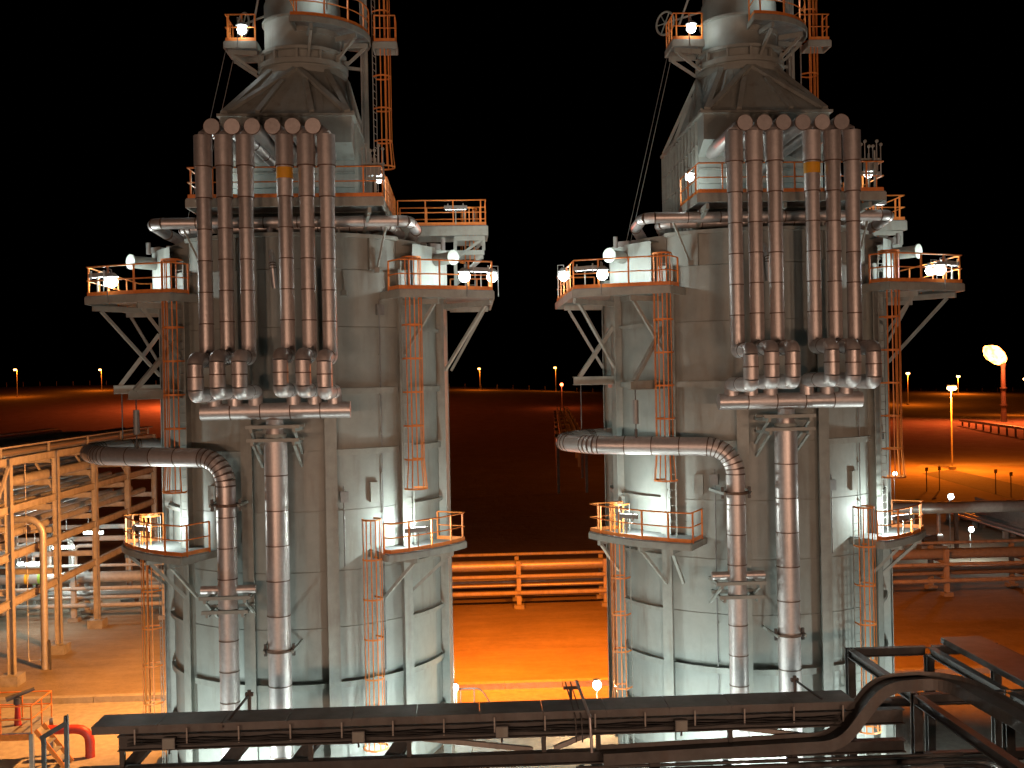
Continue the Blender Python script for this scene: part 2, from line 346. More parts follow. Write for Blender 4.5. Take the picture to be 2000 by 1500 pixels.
def build_pipes():
    px = [-2.32, -1.61, -0.89, 0.45, 1.19, 1.89]; cx = [-1.97, -1.28, -0.6, 0.09, 0.78, 1.47]; N = ['first', 'second', 'third', 'fourth', 'fifth', 'sixth']
    for i, x in enumerate(px):
        extra = ', yellow-banded' if i == 3 else ''
        T = Thing('crossover_pipe', f'{N[i]} silver downcomer counted from the hairpin, furnace {{F}}' + extra, 'pipe', (x, -8.2, 15.2), 'crossover pipes on the furnaces')
        dz = random.uniform(-0.06, 0.06)
        rf = lambda p: (0.315 if p.z > 23.55 else 0.28 if p.z > 22.6 else 0.25)
        clad_pipe(T, [(x, -8.2, 24.62), (x, -8.2, 16.95 + dz), (x, -9.85, 16.95 + dz), (x, -9.85, 15.78 + dz), (x, -7.2, 15.78 + dz), (x, -7.2, 15.3)], 0.255, 1.02, 0.17, 20, rfun=lambda p: rf(p) if p.y > -8.3 and p.z > 17.2 else 0.255, gore=14, bend_bands=False)
        h = MB(); h.tube([(cx[i], -3.4, 24.9), (cx[i], -8.42, 24.9)], 0.27, 24); hd = T.part('header_end', h, 'alu')
        T.part('end_rim', MB().tube([(cx[i], -8.36, 24.9), (cx[i], -8.40, 24.9)], 0.285, 24), 'band', parent=hd)
        T.part('elbow_piece', MB().tube([(cx[i] * 0.7 + x * 0.3, -7.9, 24.86), (x, -8.15, 24.6)], 0.22, 16), 'alu')
        if i == 3: T.part('marker_band', MB().tube([(x, -8.2, 23.12), (x, -8.2, 23.5)], 0.292, 24), 'yellow')
    T = Thing('skew_pipe', 'short slanting silver pipe behind the downcomer ends, furnace {F}', 'pipe', (-0.9, -7.6, 24.5))
    clad_pipe(T, [(-1.0, -7.7, 24.75), (-0.25, -5.6, 24.05), (-0.1, -3.4, 24.0)], 0.17, 0.9, 0.3, 14)
    T = Thing('stub_pipe', 'small inclined silver stub pipe hanging between downcomers, furnace {F}', 'pipe', (-0.62, -5.4, 20.5))
    clad_pipe(T, [(-0.7, -4.9, 22.2), (-0.45, -5.75, 20.4), (-0.4, -5.6, 19.6)], 0.12, 0.7, 0.25, 12)
    T = Thing('manifold_pipe', 'horizontal silver manifold under the downcomers of furnace {F}', 'pipe', (-3, -7.2, 15.1))
    clad_pipe(T, [(-2.8, -7.2, 15.1), (2.45, -7.2, 15.1)], 0.29, 1.08, 0.3, 24)
    T = Thing('transfer_pipe', 'straight vertical silver pipe below the manifold of furnace {F}', 'pipe', (-0.27, -6.9, 0))
    clad_pipe(T, [(-0.27, -6.9, 0.3), (-0.27, -6.9, 14.05)], 0.41, 1.2, 0.4, 24)
    mb = MB(); mb.tube([(-0.27, -6.9, 14.05), (-0.27, -6.92, 14.2), (-0.27, -6.95, 14.55), (-0.27, -7.1, 14.9)], [0.38, 0.33, 0.31, 0.3], 20); T.part('reducer', mb, 'alu')
    T.part('flange', MB().tube([(-0.27, -6.9, 14.15), (-0.27, -6.9, 14.27)], 0.40, 20), 'steel')
    T = Thing('hairpin_pipe', 'fat silver pipe rising and elbowing sideways in a hairpin around furnace {F}', 'pipe', (-2.1, -6.7, 0))
    clad_pipe(T, [(-2.1, -6.7, 0.3), (-2.1, -6.7, 13.42), (-7.2, -4.75, 13.5), (-8.25, -3.1, 13.55), (-6.9, -1.4, 13.6), (-5.4, -0.6, 13.6)], 0.345, 1.1, 1.0, 24, gore=1)
    T = Thing('ring_pipe', 'silver pipe looping round the furnace crown under the platform, furnace {F}', 'pipe', (-5, -5, 21.6))
    clad_pipe(T, [(-4.2, -0.8, 21.6), (-5.0, -3.0, 22.0), (-5.05, -5.1, 22.1), (4.55, -5.1, 22.1), (4.75, -3.2, 22.0), (4.2, -0.8, 21.6)], 0.21, 1.3, 0.45, 16)
    T = Thing('ring_pipe', 'second silver crown pipe running inside the ring pipe, furnace {F}', 'pipe', (-4, -4, 21.6))
    clad_pipe(T, [(-3.6, -1.5, 21.9), (-4.3, -4.1, 22.0), (3.8, -4.2, 22.05), (4.1, -2.4, 21.95)], 0.17, 1.3, 0.4, 14)
    # supports
    def support(name, label, c, w, z, back, two=True):
        T = Thing('pipe_support', label, 'bracket', (c[0], c[1], z))
        y = c[1]; a = MB()
        for sx in (-1, 1): T.part('arm', MB().beam((c[0] + sx * w, back, z), (c[0] + sx * w, y - 0.6, z), 0.1, 0.12), 'steel')
        T.part('cross_bar', MB().beam((c[0] - w - 0.2, y - 0.55, z + 0.122), (c[0] + w + 0.2, y - 0.55, z + 0.122), 0.1, 0.12), 'steel')
        T.part('cross_bar', MB().beam((c[0] - w - 0.2, y + 0.55, z + 0.122), (c[0] + w + 0.2, y + 0.55, z + 0.122), 0.1, 0.12), 'steel')
        if two:
            for sx in (-1, 1): T.part('brace', MB().beam((c[0] + sx * w, y - 0.4, z - 0.06), (c[0] + sx * w, back, z - 0.95), 0.08, 0.08), 'steel')
    support('s', 'steel bracket frame round the neck of the straight pipe, furnace {F}', (-0.27, -6.9), 0.75, 14.42, -5.55)
    support('s', 'lower steel cradle frame under the straight pipe neck, furnace {F}', (-0.27, -6.9), 0.72, 13.95, -5.55)
    support('s', 'steel bracket frame holding the fat pipe riser low down, furnace {F}', (-2.1, -6.7), 0.7, 8.4, -5.3)
    support('s', 'slim clamp frame below the riser bracket, furnace {F}', (-2.1, -6.7), 0.62, 7.9, -5.3, False)
    T = Thing('trunnion', 'cross trunnion pipe welded through the fat riser, furnace {F}', 'trunnion', (-2.1, -6.7, 8.7))
    T.part('stub', MB().tube([(-3.05, -6.7, 8.72), (-1.1, -6.7, 8.72)], 0.15, 14), 'alu')
    for nm, c, z, bk in (('slim pipe guide clamp on the fat riser near the elbow, furnace {F}', (-2.1, -6.7), 11.75, -5.3), ('slim pipe guide clamp low on the straight pipe, furnace {F}', (-0.27, -6.9), 6.55, -5.55)):
        T = Thing('pipe_guide', nm, 'clamp', (c[0], c[1], z))
        T.part('collar', MB().tube([(c[0], c[1], z - 0.05), (c[0], c[1], z + 0.05)], 0.44, 20), 'band')
        for sx in (-1, 1): T.part('arm', MB().beam((c[0] + sx * 0.5, c[1] - 0.35, z), (c[0] + sx * 0.62, bk, z), 0.07, 0.1), 'steel'); T.part('lug', MB().box((c[0] + sx * 0.5, c[1], z), (0.1, 0.1, 0.42)), 'dark_steel')
    # hangers that carry the hairpin
    for nm, dg, ro, zz in (('steel jib with spring hanger above the hairpin run, furnace {F}', -45, 8.15, 15.75), ('steel jib with hanger rod at the hairpin bend, furnace {F}', -75, 7.75, 15.95)):
        T = Thing('hanger_bracket', nm, 'bracket', pol(dg, 6.0, zz), 'hanger brackets')
        T.part('jib', MB().ibeam(pol(dg, 5.98, zz), pol(dg, ro, zz), 0.22, 0.34), 'steel')
        T.part('brace', MB().beam(pol(dg, 5.98, zz + 2.2), pol(dg, ro - 0.25, zz + 0.16), 0.16, 0.16), 'steel')
        p = pol(dg, ro - 0.3, 0); T.part('rod', MB().tube([p + Vector((0, 0, zz - 0.17)), p + Vector((0, 0, 13.5))], 0.025, 6), 'dark_steel')
        if dg == -45: T.part('spring_can', MB().tube([p + Vector((0, 0, 14.3)), p + Vector((0, 0, 15.2))], 0.11, 14), 'housing'); T.part('turnbuckle', MB().tube([p + Vector((0, 0, 13.8)), p + Vector((0, 0, 14.1))], 0.06, 8), 'dark_steel')

def caged_ladder(label, base, out, z0, z1, cage0, top_cage=None):
    b = Vector((base[0], base[1], 0)); o = Vector((out[0], out[1], 0)).normalized(); t = Vector((-o.y, o.x, 0))
    T = Thing('caged_ladder', label, 'ladder', (b.x, b.y, z0), 'caged ladders')
    for s in (-1, 1): T.part('stile', MB().beam(b + t * 0.22 * s + Vector((0, 0, z0)), b + t * 0.22 * s + Vector((0, 0, z1)), 0.06, 0.02, up=o), 'steel')
    rm = MB().tube([t * -0.215, t * 0.215], 0.014, 5).mesh('rung'); setm(rm, 'steel')
    z = z0 + 0.3
    while z < z1: T.inst('rung', rm, b + Vector((0, 0, z))); z += 0.3
    zc = top_cage or z1
    def hoop(rad):
        pts = [t * -0.22]
        for k in range(13):
            a = R(-105 + 210 * k / 12); pts.append(o * (0.36 + rad * math.cos(a)) + t * (rad * math.sin(a)))
        pts.append(t * 0.22); mb = MB()
        for i in range(len(pts) - 1): mb.beam(pts[i], pts[i + 1], 0.012, 0.065)
        return mb
    hm = hoop(0.36).mesh('hoop'); setm(hm, 'orange'); fm = hoop(0.46).mesh('hoop'); setm(fm, 'orange')
    n = max(1, round((zc - cage0 - 1.1) / 1.35)); zs = [cage0 + 1.1 + (zc - cage0 - 1.1) * k / n for k in range(n + 1)]
    T.inst('hoop', fm, b + Vector((0, 0, cage0)))
    for z in zs: T.inst('hoop', hm, b + Vector((0, 0, z)))
    for k in range(7):
        a = R(-84 + 28 * k); q = lambda rad: b + o * (0.36 + rad * math.cos(a)) + t * (rad * math.sin(a))
        mb = MB(); mb.beam(q(0.46) + Vector((0, 0, cage0)), q(0.36) + Vector((0, 0, zs[0])), 0.045, 0.012, up=o * math.cos(a) + t * math.sin(a)); mb.beam(q(0.36) + Vector((0, 0, zs[0])), q(0.36) + Vector((0, 0, zc)), 0.045, 0.012, up=o * math.cos(a) + t * math.sin(a))
        T.part('cage_bar', mb, 'orange')
    return T

def platform(label, poly, z, rails, brackets=(), fascia=0.24, post_gap=1.15, h=1.1, group='furnace platforms', cat='platform', name='platform'):
    c = Vector((sum(p[0] for p in poly) / len(poly), sum(p[1] for p in poly) / len(poly), z))
    T = Thing(name, label, cat, c, group)
    T.part('deck', MB().slab(poly, z - 0.04, z), 'grating')
    mb = MB()
    for i in range(len(poly)):
        a, b = Vector((*poly[i][:2], 0)), Vector((*poly[(i + 1) % len(poly)][:2], 0))
        if (b - a).length > 0.02: mb.beam(a + Vector((0, 0, z - 0.042 - fascia / 2)), b + Vector((0, 0, z - 0.042 - fascia / 2)), 0.07, fascia)
    T.part('frame', mb, 'steel')
    pm = MB().beam((0, 0, -0.1), (0, 0, h), 0.055, 0.055).mesh('post'); setm(pm, 'orange')
    for path in rails:
        P = [Vector((p[0], p[1], z)) for p in path]
        T.part('top_rail', MB().tube([p + Vector((0, 0, h)) for p in P], 0.03, 6), 'orange')
        T.part('mid_rail', MB().tube([p + Vector((0, 0, h * 0.52)) for p in P], 0.024, 6), 'orange')
        mb = MB()
        for i in range(len(P) - 1): mb.beam(P[i] + Vector((0, 0, 0.075)), P[i + 1] + Vector((0, 0, 0.075)), 0.012, 0.14)
        T.part('toe_board', mb, 'orange')
        done = 0; acc = 0
        L = [(P[i + 1] - P[i]).length for i in range(len(P) - 1)]; tot = sum(L); n = max(1, round(tot / post_gap))
        for k in range(n + 1):
            s = tot * k / n; i = 0
            while i < len(L) - 1 and s > L[i] + 1e-6: s -= L[i]; i += 1
            p = P[i].lerp(P[i + 1], min(1, s / L[i])); d = (P[i + 1] - P[i]); T.inst('post', pm, p, math.atan2(d.y, d.x))
    for bo, bi, drop in brackets:
        bo = Vector((*bo, z - fascia - 0.15)); bi = Vector((*bi, z - fascia - 0.15))
        T.part('joist', MB().beam(bi, bo, 0.12, 0.2), 'steel'); T.part('knee_brace', MB().beam(bo.lerp(bi, 0.12) - Vector((0, 0, 0.1)), bi - Vector((0, 0, drop)), 0.11, 0.11), 'steel')
    return T

def tube_light(label, pos, face, power, ln=1.0, col=WHITE, cat='light fixture', name='tube_light', post=None, size=0.09):
    p = Vector(pos); f = Vector(face).normalized(); t = f.cross(Vector((0, 0, 1))).normalized(); u = t.cross(f)
    T = Thing(name, label, cat, p, 'furnace lights')
    T.part('housing', MB().beam(p - t * ln / 2, p + t * ln / 2, 0.10, 0.16, up=u), 'housing')
    for s in (-1, 1): T.part('tube', MB().tube([p + f * 0.09 + u * 0.05 * s - t * (ln / 2 - 0.06), p + f * 0.09 + u * 0.05 * s + t * (ln / 2 - 0.06)], 0.034, 8), 'glow_white')
    for s in (-1, 1): T.part('clip', MB().beam(p - f * 0.07 + t * s * ln * 0.33 - u * 0.16, p - f * 0.07 + t * s * ln * 0.33 + u * 0.16, 0.05, 0.03), 'housing')
    T.part('bracket', MB().beam(p - f * 0.06 - u * 0.09, p - f * 0.06 - u * 0.75, 0.05, 0.05), 'steel')
    T.light('POINT', p + f * 0.22, power, col, size)
    return T
def flood(label, pos, aim, power, col=WHITE, r=0.17, glow='glow_white', name='floodlight', group='furnace floodlights', cone=None):
    p = Vector(pos); f = (Vector(aim) - p).normalized()
    T = Thing(name, label, 'floodlight', p, group)
    if cone:
        T.part('housing', MB().tube([p - f * 0.26, p - f * 0.12, p + f * 0.05], [r * 0.5, r * 0.95, r * 1.1], 16), 'housing')
        T.part('lens', MB().tube([p + f * 0.055, p + f * 0.10], [r, r * 0.85], 16), glow)
        T.part('yoke', MB().beam(p - f * 0.2, p - f * 0.2 - Vector((0, 0, 0.55)), 0.06, 0.06), 'housing')
        T.light('SPOT', p + f * 0.2, power, col, 0.12, cone=cone, blend=0.9, aim=aim); return T
    # well-glass lamp: dished cap over a bare globe, on a bent stem
    z = Vector((0, 0, 1)); T.part('globe', MB().tube([p + z * (q * r) for q in (-1, -0.85, -0.5, 0, 0.5, 0.8)], [r * q for q in (0.12, 0.5, 0.86, 1, 0.86, 0.6)], 16), glow)
    T.part('cap', MB().tube([p + z * r * 0.8, p + z * r * 1.0, p + z * r * 1.5], [r * 1.15, r * 1.05, r * 0.5], 16), 'housing')
    T.part('stem', MB().tube([p + z * r * 1.5, p + z * (r * 1.5 + 0.12), p - f * 0.25 + z * (r * 1.5 + 0.12), p - f * 0.25 - z * 0.8], 0.022, 6), 'housing')
    T.light('POINT', p + f * (r + 0.08), power, col, 0.1)
    return T

def sector(a0, a1, ri, ro, n=7):
    return [pol(a0 + (a1 - a0) * k / n, ro)[:2] for k in range(n + 1)] + [pol(a1 + (a0 - a1) * k / n, ri)[:2] for k in range(n + 1)]
def arc(a0, a1, r, n=7): return [pol(a0 + (a1 - a0) * k / n, r)[:2] for k in range(n + 1)]

def build_access():
    caged_ladder('long caged ladder between lower and upper deck, {L} of furnace {F}', pol(-41, 6.25)[:2], pol(-41, 1)[:2], 9.9, 20.75, 12.1)
    caged_ladder('long caged ladder between lower and upper deck, {RR} of furnace {F}', pol(44, 6.25)[:2], pol(44, 1)[:2], 9.8, 20.75, 12.0)
    caged_ladder('ground to lower deck caged ladder, {L} of furnace {F}', pol(-63, 6.25)[:2], pol(-63, 1)[:2], 0.46, 11.0, 2.6)
    caged_ladder('ground to lower deck caged ladder, {RR} of furnace {F}', pol(27, 6.25)[:2], pol(27, 1)[:2], 0.46, 11.0, 2.6)
    # lower decks
    platform('lower curved deck with orange handrail, {L} of furnace {F}', sector(-30, -69, 5.62, 7.55), 9.9, [[pol(-30, 6.1)[:2]] + arc(-30, -69, 7.5) + [pol(-69, 6.0)[:2]]], [(pol(-36, 7.45)[:2], pol(-38, 5.98)[:2], 1.4), (pol(-47, 7.45)[:2], pol(-45, 5.98)[:2], 1.5), (pol(-64, 7.5)[:2], pol(-73, 5.98)[:2], 1.4)])
    platform('lower curved deck with orange handrail, {RR} of furnace {F}', sector(30, 63, 5.62, 7.25), 9.75, [[pol(30, 6.9)[:2]] + arc(31, 63, 7.2) + [pol(63, 6.0)[:2]]], [(pol(41, 7.1)[:2], pol(36, 5.66)[:2], 1.5), (pol(56, 7.2)[:2], pol(49, 5.66)[:2], 1.5)])
    # upper decks
    for s, k in ((-1, '{L}'), (1, '{RR}')):
        poly = [pol(s * 37, 5.62)[:2], pol(s * 36.5, 7.05)[:2], (s * 5.5, -5.3), (s * 7.7, -4.4), (s * 7.75, 2.5), pol(s * 112, 5.95)[:2]] + [pol(s * (112 - 75 * q / 8), 5.62 + 0.0)[:2] for q in range(0, 8)]
        platform('upper deck with orange handrail wrapping round the shell, %s of furnace {F}' % k, poly, 19.5, [[pol(s * 37, 6.2)[:2], pol(s * 36.5, 7.0)[:2], (s * 5.5, -5.24), (s * 7.65, -4.34), (s * 7.7, 2.45), (s * 6.0, 2.4)]],
                 [((s * 7.6, -3.9), pol(s * 74, 5.98)[:2], 2.6), ((s * 7.6, 0.2), pol(s * 92, 5.98)[:2], 2.6), ((s * 5.6, -5.0), pol(s * 45, 5.98)[:2], 2.0)], fascia=0.27)
    # convection deck, side walk and extension
    platform('front deck under the hood behind the downcomers, furnace {F}', [(-3.3, -6.7), (3.7, -6.7), (3.7, -3.5), (2.4, -3.5), (2.4, -3.45), (-2.8, -3.45), (-3.3, -3.45)], 22.75, [[(-3.25, -3.5), (-3.25, -6.65), (3.65, -6.65), (3.65, -4.6)]], [((-2.9, -6.5), (-2.7, -3.0), 0.6), ((3.2, -6.5), (2.6, -3.0), 0.6), ((0, -6.5), (0, -3.0), 0.6)], fascia=0.3, post_gap=1.4)
    platform('side walkway beside the convection box, furnace {F}', [(2.42, -3.46), (3.75, -3.46), (3.75, 3.2), (2.42, 3.2)], 22.755, [[(3.7, -4.5), (3.7, 0.7)]], [((3.6, -1), (2.2, -1), 0.5)], fascia=0.2)
    platform('high side extension deck standing out from the hood, furnace {F}', [(3.78, 0.75), (7.65, 0.75), (7.65, 2.8), (3.78, 2.8)], 22.76, [[(3.8, 0.8), (7.6, 0.8), (7.6, 2.75), (3.8, 2.75)]], [((7.5, 0.9), (6.2, 0.9), 0.9), ((7.5, 2.6), (6.2, 2.6), 0.9)], fascia=0.4)
    T = Thing('support_frame', 'grey post frame carrying the high side extension, furnace {F}', 'frame', (6.3, 1.8, 19.5))
    for y in (0.95, 2.6):
        T.part('post', MB().beam((6.25, y, 19.5), (6.25, y, 22.3), 0.14, 0.14), 'steel'); T.part('post', MB().beam((5.75, y, 19.5), (5.75, y, 22.3), 0.1, 0.1), 'steel')
        T.part('tie', MB().beam((4.2, y, 21.6), (7.5, y, 21.6), 0.12, 0.2), 'steel'); T.part('brace', MB().beam((6.3, y + 0.15, 20.4), (7.4, y + 0.15, 21.5), 0.1, 0.1), 'steel'); T.part('drop_post', MB().beam((7.5, y, 21.7), (7.5, y, 22.3), 0.1, 0.1), 'steel')
    caged_ladder('short caged ladder under the high side extension, furnace {F}', (6.9, 3.2), (0, -1), 19.5, 23.8, 21.4)
    caged_ladder('tall caged ladder climbing beside the stack, furnace {F}', (2.95, 0.4), (1, -0.25), 22.76, 40.0, 25.2)
    T = Thing('ladder_post', 'grey channel post with conduits carrying the stack ladder, furnace {F}', 'post', (2.55, 0.5, 22.76))
    T.part('channel', MB().ibeam((2.52, 0.5, 22.76), (2.52, 0.5, 40), 0.3, 0.24), 'steel')
    for k in range(2): T.part('conduit', MB().tube([(2.4 + k * 0.12, 0.30, 22.76), (2.4 + k * 0.12, 0.30, 40)], 0.025, 6), 'pipe_grey')
    for z in (26.6, 29.4, 32.4): T.part('stay', MB().beam((2.5, 0.45, z), (1.2, -0.1, z), 0.1, 0.12), 'steel')
    platform('small ladder landing beside the stack, furnace {F}', [(3.0, -0.55), (3.95, -0.55), (3.95, 0.4), (3.0, 0.4)], 30.3, [[(3.05, -0.5), (3.9, -0.5), (3.9, 0.35)]], fascia=0.25, post_gap=0.5)
    # stack decks
    sx, sy = 0.05, -0.3
    sh = lambda L: [(p[0] + sx, p[1] + sy) for p in L]
    platform('curved deck round the stack with orange handrail, furnace {F}', sh(sector(-2, 118, 1.6, 2.8, 12)), 30.55, [sh([pol(-2, 1.9)[:2]] + arc(-2, 118, 2.75, 12))], [(sh([pol(a, 2.7)[:2]])[0], sh([pol(a, 1.7)[:2]])[0], 0.9) for a in (15, 60, 90)], fascia=0.22)
    platform('small damper deck on the stack, furnace {F}', [(-3.0, -1.3), (-1.7, -1.3), (-1.7, 0.3), (-3.0, 0.3)], 30.1, [[(-1.75, -1.25), (-2.95, -1.25), (-2.95, 0.25)]], [((-2.9, -1.1), (-1.75, -0.9), 0.8), ((-2.9, 0.1), (-1.75, 0.0), 0.8)], fascia=0.25, post_gap=0.6)
    T = Thing('handwheel', 'pale spoked damper handwheel standing out from the stack, furnace {F}', 'handwheel', (-2.6, 1.6, 31.6))
    c = Vector((-2.75, 1.5, 31.7)); n = Vector((-0.75, -0.6, 0)).normalized(); t = Vector((n.y, -n.x, 0)); z = Vector((0, 0, 1))
    ring = [c + (t * math.cos(2 * math.pi * k / 24) + z * math.sin(2 * math.pi * k / 24)) * 0.5 for k in range(25)]
    T.part('rim', MB().tube(ring, 0.045, 8, False), 'steel')
    for k in range(3): a = math.pi * k / 3; T.part('spoke', MB().beam(c - (t * math.cos(a) + z * math.sin(a)) * 0.48, c + (t * math.cos(a) + z * math.sin(a)) * 0.48, 0.05, 0.03), 'steel')
    T.part('shaft', MB().tube([c, Vector((-1.3, 0.6, 31.9))], 0.05, 8), 'steel'); T.part('stay', MB().tube([c + Vector((.5, -.5, -.3)), Vector((-1.6, 0.0, 33.4))], 0.05, 8), 'steel')
    T = Thing('stay_cable', 'thin steel guy wires dropping from the damper deck, furnace {F}', 'cable', (-3, 0, 22)); 
    for k in range(2): T.part('wire', MB().tube([(-2.95, -1.2 + k * 1.4, 29.8), (-4.9, -1.2 + k * 1.4, 21.75)], 0.012, 5), 'housing')

def build_extras():
    T = Thing('instrument_stand', 'grey instrument stand with upright tubes on the convection deck, furnace {F}', 'instrument stand', (3.35, -6.2, 22.75))
    for y in (-6.45, -5.9): T.part('leg', MB().beam((3.4, y, 22.75), (3.4, y, 24.3), 0.06, 0.06), 'steel')
    for z in (23.5, 24.0): T.part('bar', MB().beam((2.9, -6.2, z), (3.75, -6.2, z), 0.08, 0.1), 'steel')
    for k in range(6):
        x = 2.95 + k * 0.15; h = 24.55 + 0.12 * math.sin(k * 1.9); T.part('tube', MB().tube([(x, -6.3, 23.4), (x, -6.3, h)], 0.02, 6), 'pipe_grey'); T.part('gauge', MB().tube([(x, -6.36, h), (x, -6.30, h)], 0.06, 10), 'steel')
    T.part('box', MB().box((3.35, -6.2, 23.75), (0.5, 0.2, 0.32)), 'housing')
    # junction boxes and conduit runs fixed to the shell
    for q, (dg, z0, z1) in enumerate(((36, 3.0, 19.2), (-26, 3.0, 12.5), (20, 9.2, 12.2))):
        T = Thing('conduit_run', ('long thin conduit up the shell beside the gap ladder', 'thin conduit up the shell behind the fat riser', 'short thin conduit beside the lower deck gate')[q] + ', furnace {F}', 'conduit', pol(dg, 5.68, z0), 'shell conduits')
        T.part('conduit', MB().tube([pol(dg, 5.68, z0), pol(dg, 5.68, z1)], 0.025, 6), 'housing'); T.part('junction_box', MB().box(pol(dg, 5.72, z1 - 0.4), (0.3, 0.14, 0.4), R(dg)), 'housing')
        for k in range(int((z1 - z0) / 1.5)): T.part('clip', MB().box(pol(dg, 5.66, z0 + 0.6 + 1.5 * k), (0.12, 0.06, 0.04), R(dg)), 'steel')
    # sloping stays from the crown ring to the shell
    for q, (a, b) in enumerate((((-3.9, -5.0, 22.0), (-3.2, -4.75, 20.4)), ((3.7, -5.0, 22.0), (3.3, -4.75, 20.3)), ((1.9, -5.0, 22.0), (2.1, -5.3, 19.4)))):
        T = Thing('crown_stay', ('thin sloping stay from the crown pipe on the hairpin side', 'thin sloping stay from the crown pipe on the ladder side', 'thin sloping stay from the crown pipe near the last downcomer')[q] + ', furnace {F}', 'stay', b, 'crown stays')
        T.part('rod', MB().beam(a, b, 0.07, 0.07), 'steel'); T.part('foot', MB().box(b, (0.2, 0.2, 0.2)), 'steel')
def build_lights():
    sd = ((-1, '{L}'), (1, '{RR}'))
    tube_light('tube light on the lower deck rail, {L} of furnace {F}', pol(-52, 7.35, 10.7), -pol(-38, 1) , 300, 0.9)
    tube_light('tube light on the lower deck rail, {RR} of furnace {F}', pol(41, 7.1, 10.5), -pol(26, 1), 300, 1.0)
    for s, k in sd:
        tube_light('tube light at upper deck outer corner, %s of furnace {F}' % k, (s * 7.2, -4.35, 20.3), (-s * 0.55, 1, 0), 130, 1.0)
        flood('round floodlight under upper deck rail, %s of furnace {F}' % k, (s * 6.6, -4.75, 20.0), (s * 5.4, -1.5, 19.7), 120, r=0.22)
        flood('round floodlight on upper deck outer rail, %s of furnace {F}' % k, (s * 7.75, -1.4, 20.3), (s * 5.0, -1.4, 20.4), 100, r=0.22)
        # lamps low at the base and under the lower decks
        flood('base floodlight washing the shell foot, %s of furnace {F}' % k, (s * 5.2, -7.2, 1.3), (s * 3.2, -5.0, 2.2), 800)
    for s, k in sd: flood('ground floodlight standing off from the shell, %s of furnace {F}' % k, (s * 4.6, -9.6, 1.5), (s * 3.0, -5.0, 7.0), 720)
    flood('base floodlight washing the shell between the two tall pipes, furnace {F}', (-1.2, -8.0, 1.2), (-1.0, -5.6, 2.6), 800)
    tube_light('tube light on the extension deck rail, furnace {F}', (6.3, 0.85, 23.55), (0, 1, 0), 45, 1.0)
    flood('round floodlight on the convection deck end, {RR} of furnace {F}', (3.5, -5.6, 23.6), (1.0, -3.6, 23.5), 40)
    flood('round floodlight on the convection deck end, {L} of furnace {F}', (-3.15, -4.7, 23.7), (-1.5, -3.6, 23.7), 60)
    tube_light('tube light on the stack deck, furnace {F}', (1.35, -2.75, 31.6), (-0.4, 1, 0), 26, 0.8)
    flood('round floodlight under the damper deck, furnace {F}', (-2.25, -1.45, 30.5), (-1.2, 0.3, 30.4), 14, r=0.2)

build_furnace_body(); build_pipes(); build_access(); build_extras(); build_lights()
proto = list(THINGS); THINGS.clear()
W1 = dict(F='by tall rack', L='tall-rack side', RR='gap side'); W2 = dict(F='by flare', L='gap side', RR='flare-facing side')
def copy_tree(o, parent=None):
    c = o.copy(); C.objects.link(c); c.parent = parent
    for ch in KIDS.get(o.name, ()): copy_tree(ch, c)
    return c
KIDS = {}
for q in list(C.objects):
    if q.parent: KIDS.setdefault(q.parent.name, []).append(q)
for o in proto:
    lab = o['label']; c = copy_tree(o)
    o.location += AX1; c.location += AX2
    o['label'] = lab.format(**W1); c['label'] = lab.format(**W2)

#PART2
# ------------------------------------------------------------------ ground
def ramp(a, b, x): t = min(1, max(0, (x - a) / (b - a))); return t * t * (3 - 2 * t)
def gh(x, y):
    d = math.hypot(x, y); side = ramp(-300, 330, x)
    rise = ramp(260, 640, y) * (18.2 * (1 - side) + 4.5 * side)
    dune = ramp(240, 420, d) * (1.1 * math.sin(x * 0.031 + y * 0.012) + 0.8 * math.sin(y * 0.027 - x * 0.009 + 1.3))
    return rise + dune * (0.4 + 0.6 * side) - ramp(700, 1500, d) * 14
xs = sorted(set([-3000, -2000, -1400, -1000] + list(range(-800, 801, 25)) + [1000, 1400, 2000, 3000])); ys = sorted(set([-80, -40, 0, 40, 80, 120, 160, 200] + list(range(220, 900, 14)) + [950, 1050, 1200, 1500, 2000, 3000, 4200]))
mb = MB(); nx = len(xs)
mb.add([(x, y, gh(x, y)) for y in ys for x in xs], [(j * nx + i, j * nx + i + 1, (j + 1) * nx + i + 1, (j + 1) * nx + i) for j in range(len(ys) - 1) for i in range(nx - 1)], 0, True)
structure('ground', mb, 'sand')
# paved plant area, kerb, road in the yard
structure('plant_paving', MB().span((-60, -30, 0.0), (60, 56.0, 0.004)).span((-60, -30, -0.02), (60, 56.0, 0.004)), 'concrete') if False else None
pv = MB().add([(-70, -40, 0.006), (70, -40, 0.006), (70, 55.2, 0.006), (-70, 55.2, 0.006)], [(0, 1, 2, 3)]); structure('plant_paving', pv, 'concrete')
kb = bpy.data.objects.new('kerb', None); C.objects.link(kb); kb['kind'] = 'structure'
km = MB().span((0, 0, 0), (2.97, 0.45, 0.32)).mesh('kerb_stone'); setm(km, 'concrete')
for k in range(34):
    o = bpy.data.objects.new('kerb_stone', km); C.objects.link(o); o.parent = kb; o.location = (-46 + 3 * k, 55.2, random.uniform(-0.015, 0))
a, b, c, d = gp(1800, 925), gp(1858, 917), gp(2200, 995), gp(2200, 1040)
road = MB().add([(p.x, p.y, 0.02) for p in (a, b, c, d)][::-1], [(0, 1, 2, 3)]); structure('road', road, 'asphalt')
a, b, c, d = gp(1790, 912), gp(1800, 907), gp(2300, 897), gp(2300, 904)
structure('path', MB().add([(p.x, p.y, 0.012) for p in (a, b, c, d)][::-1], [(0, 1, 2, 3)]), 'concrete')

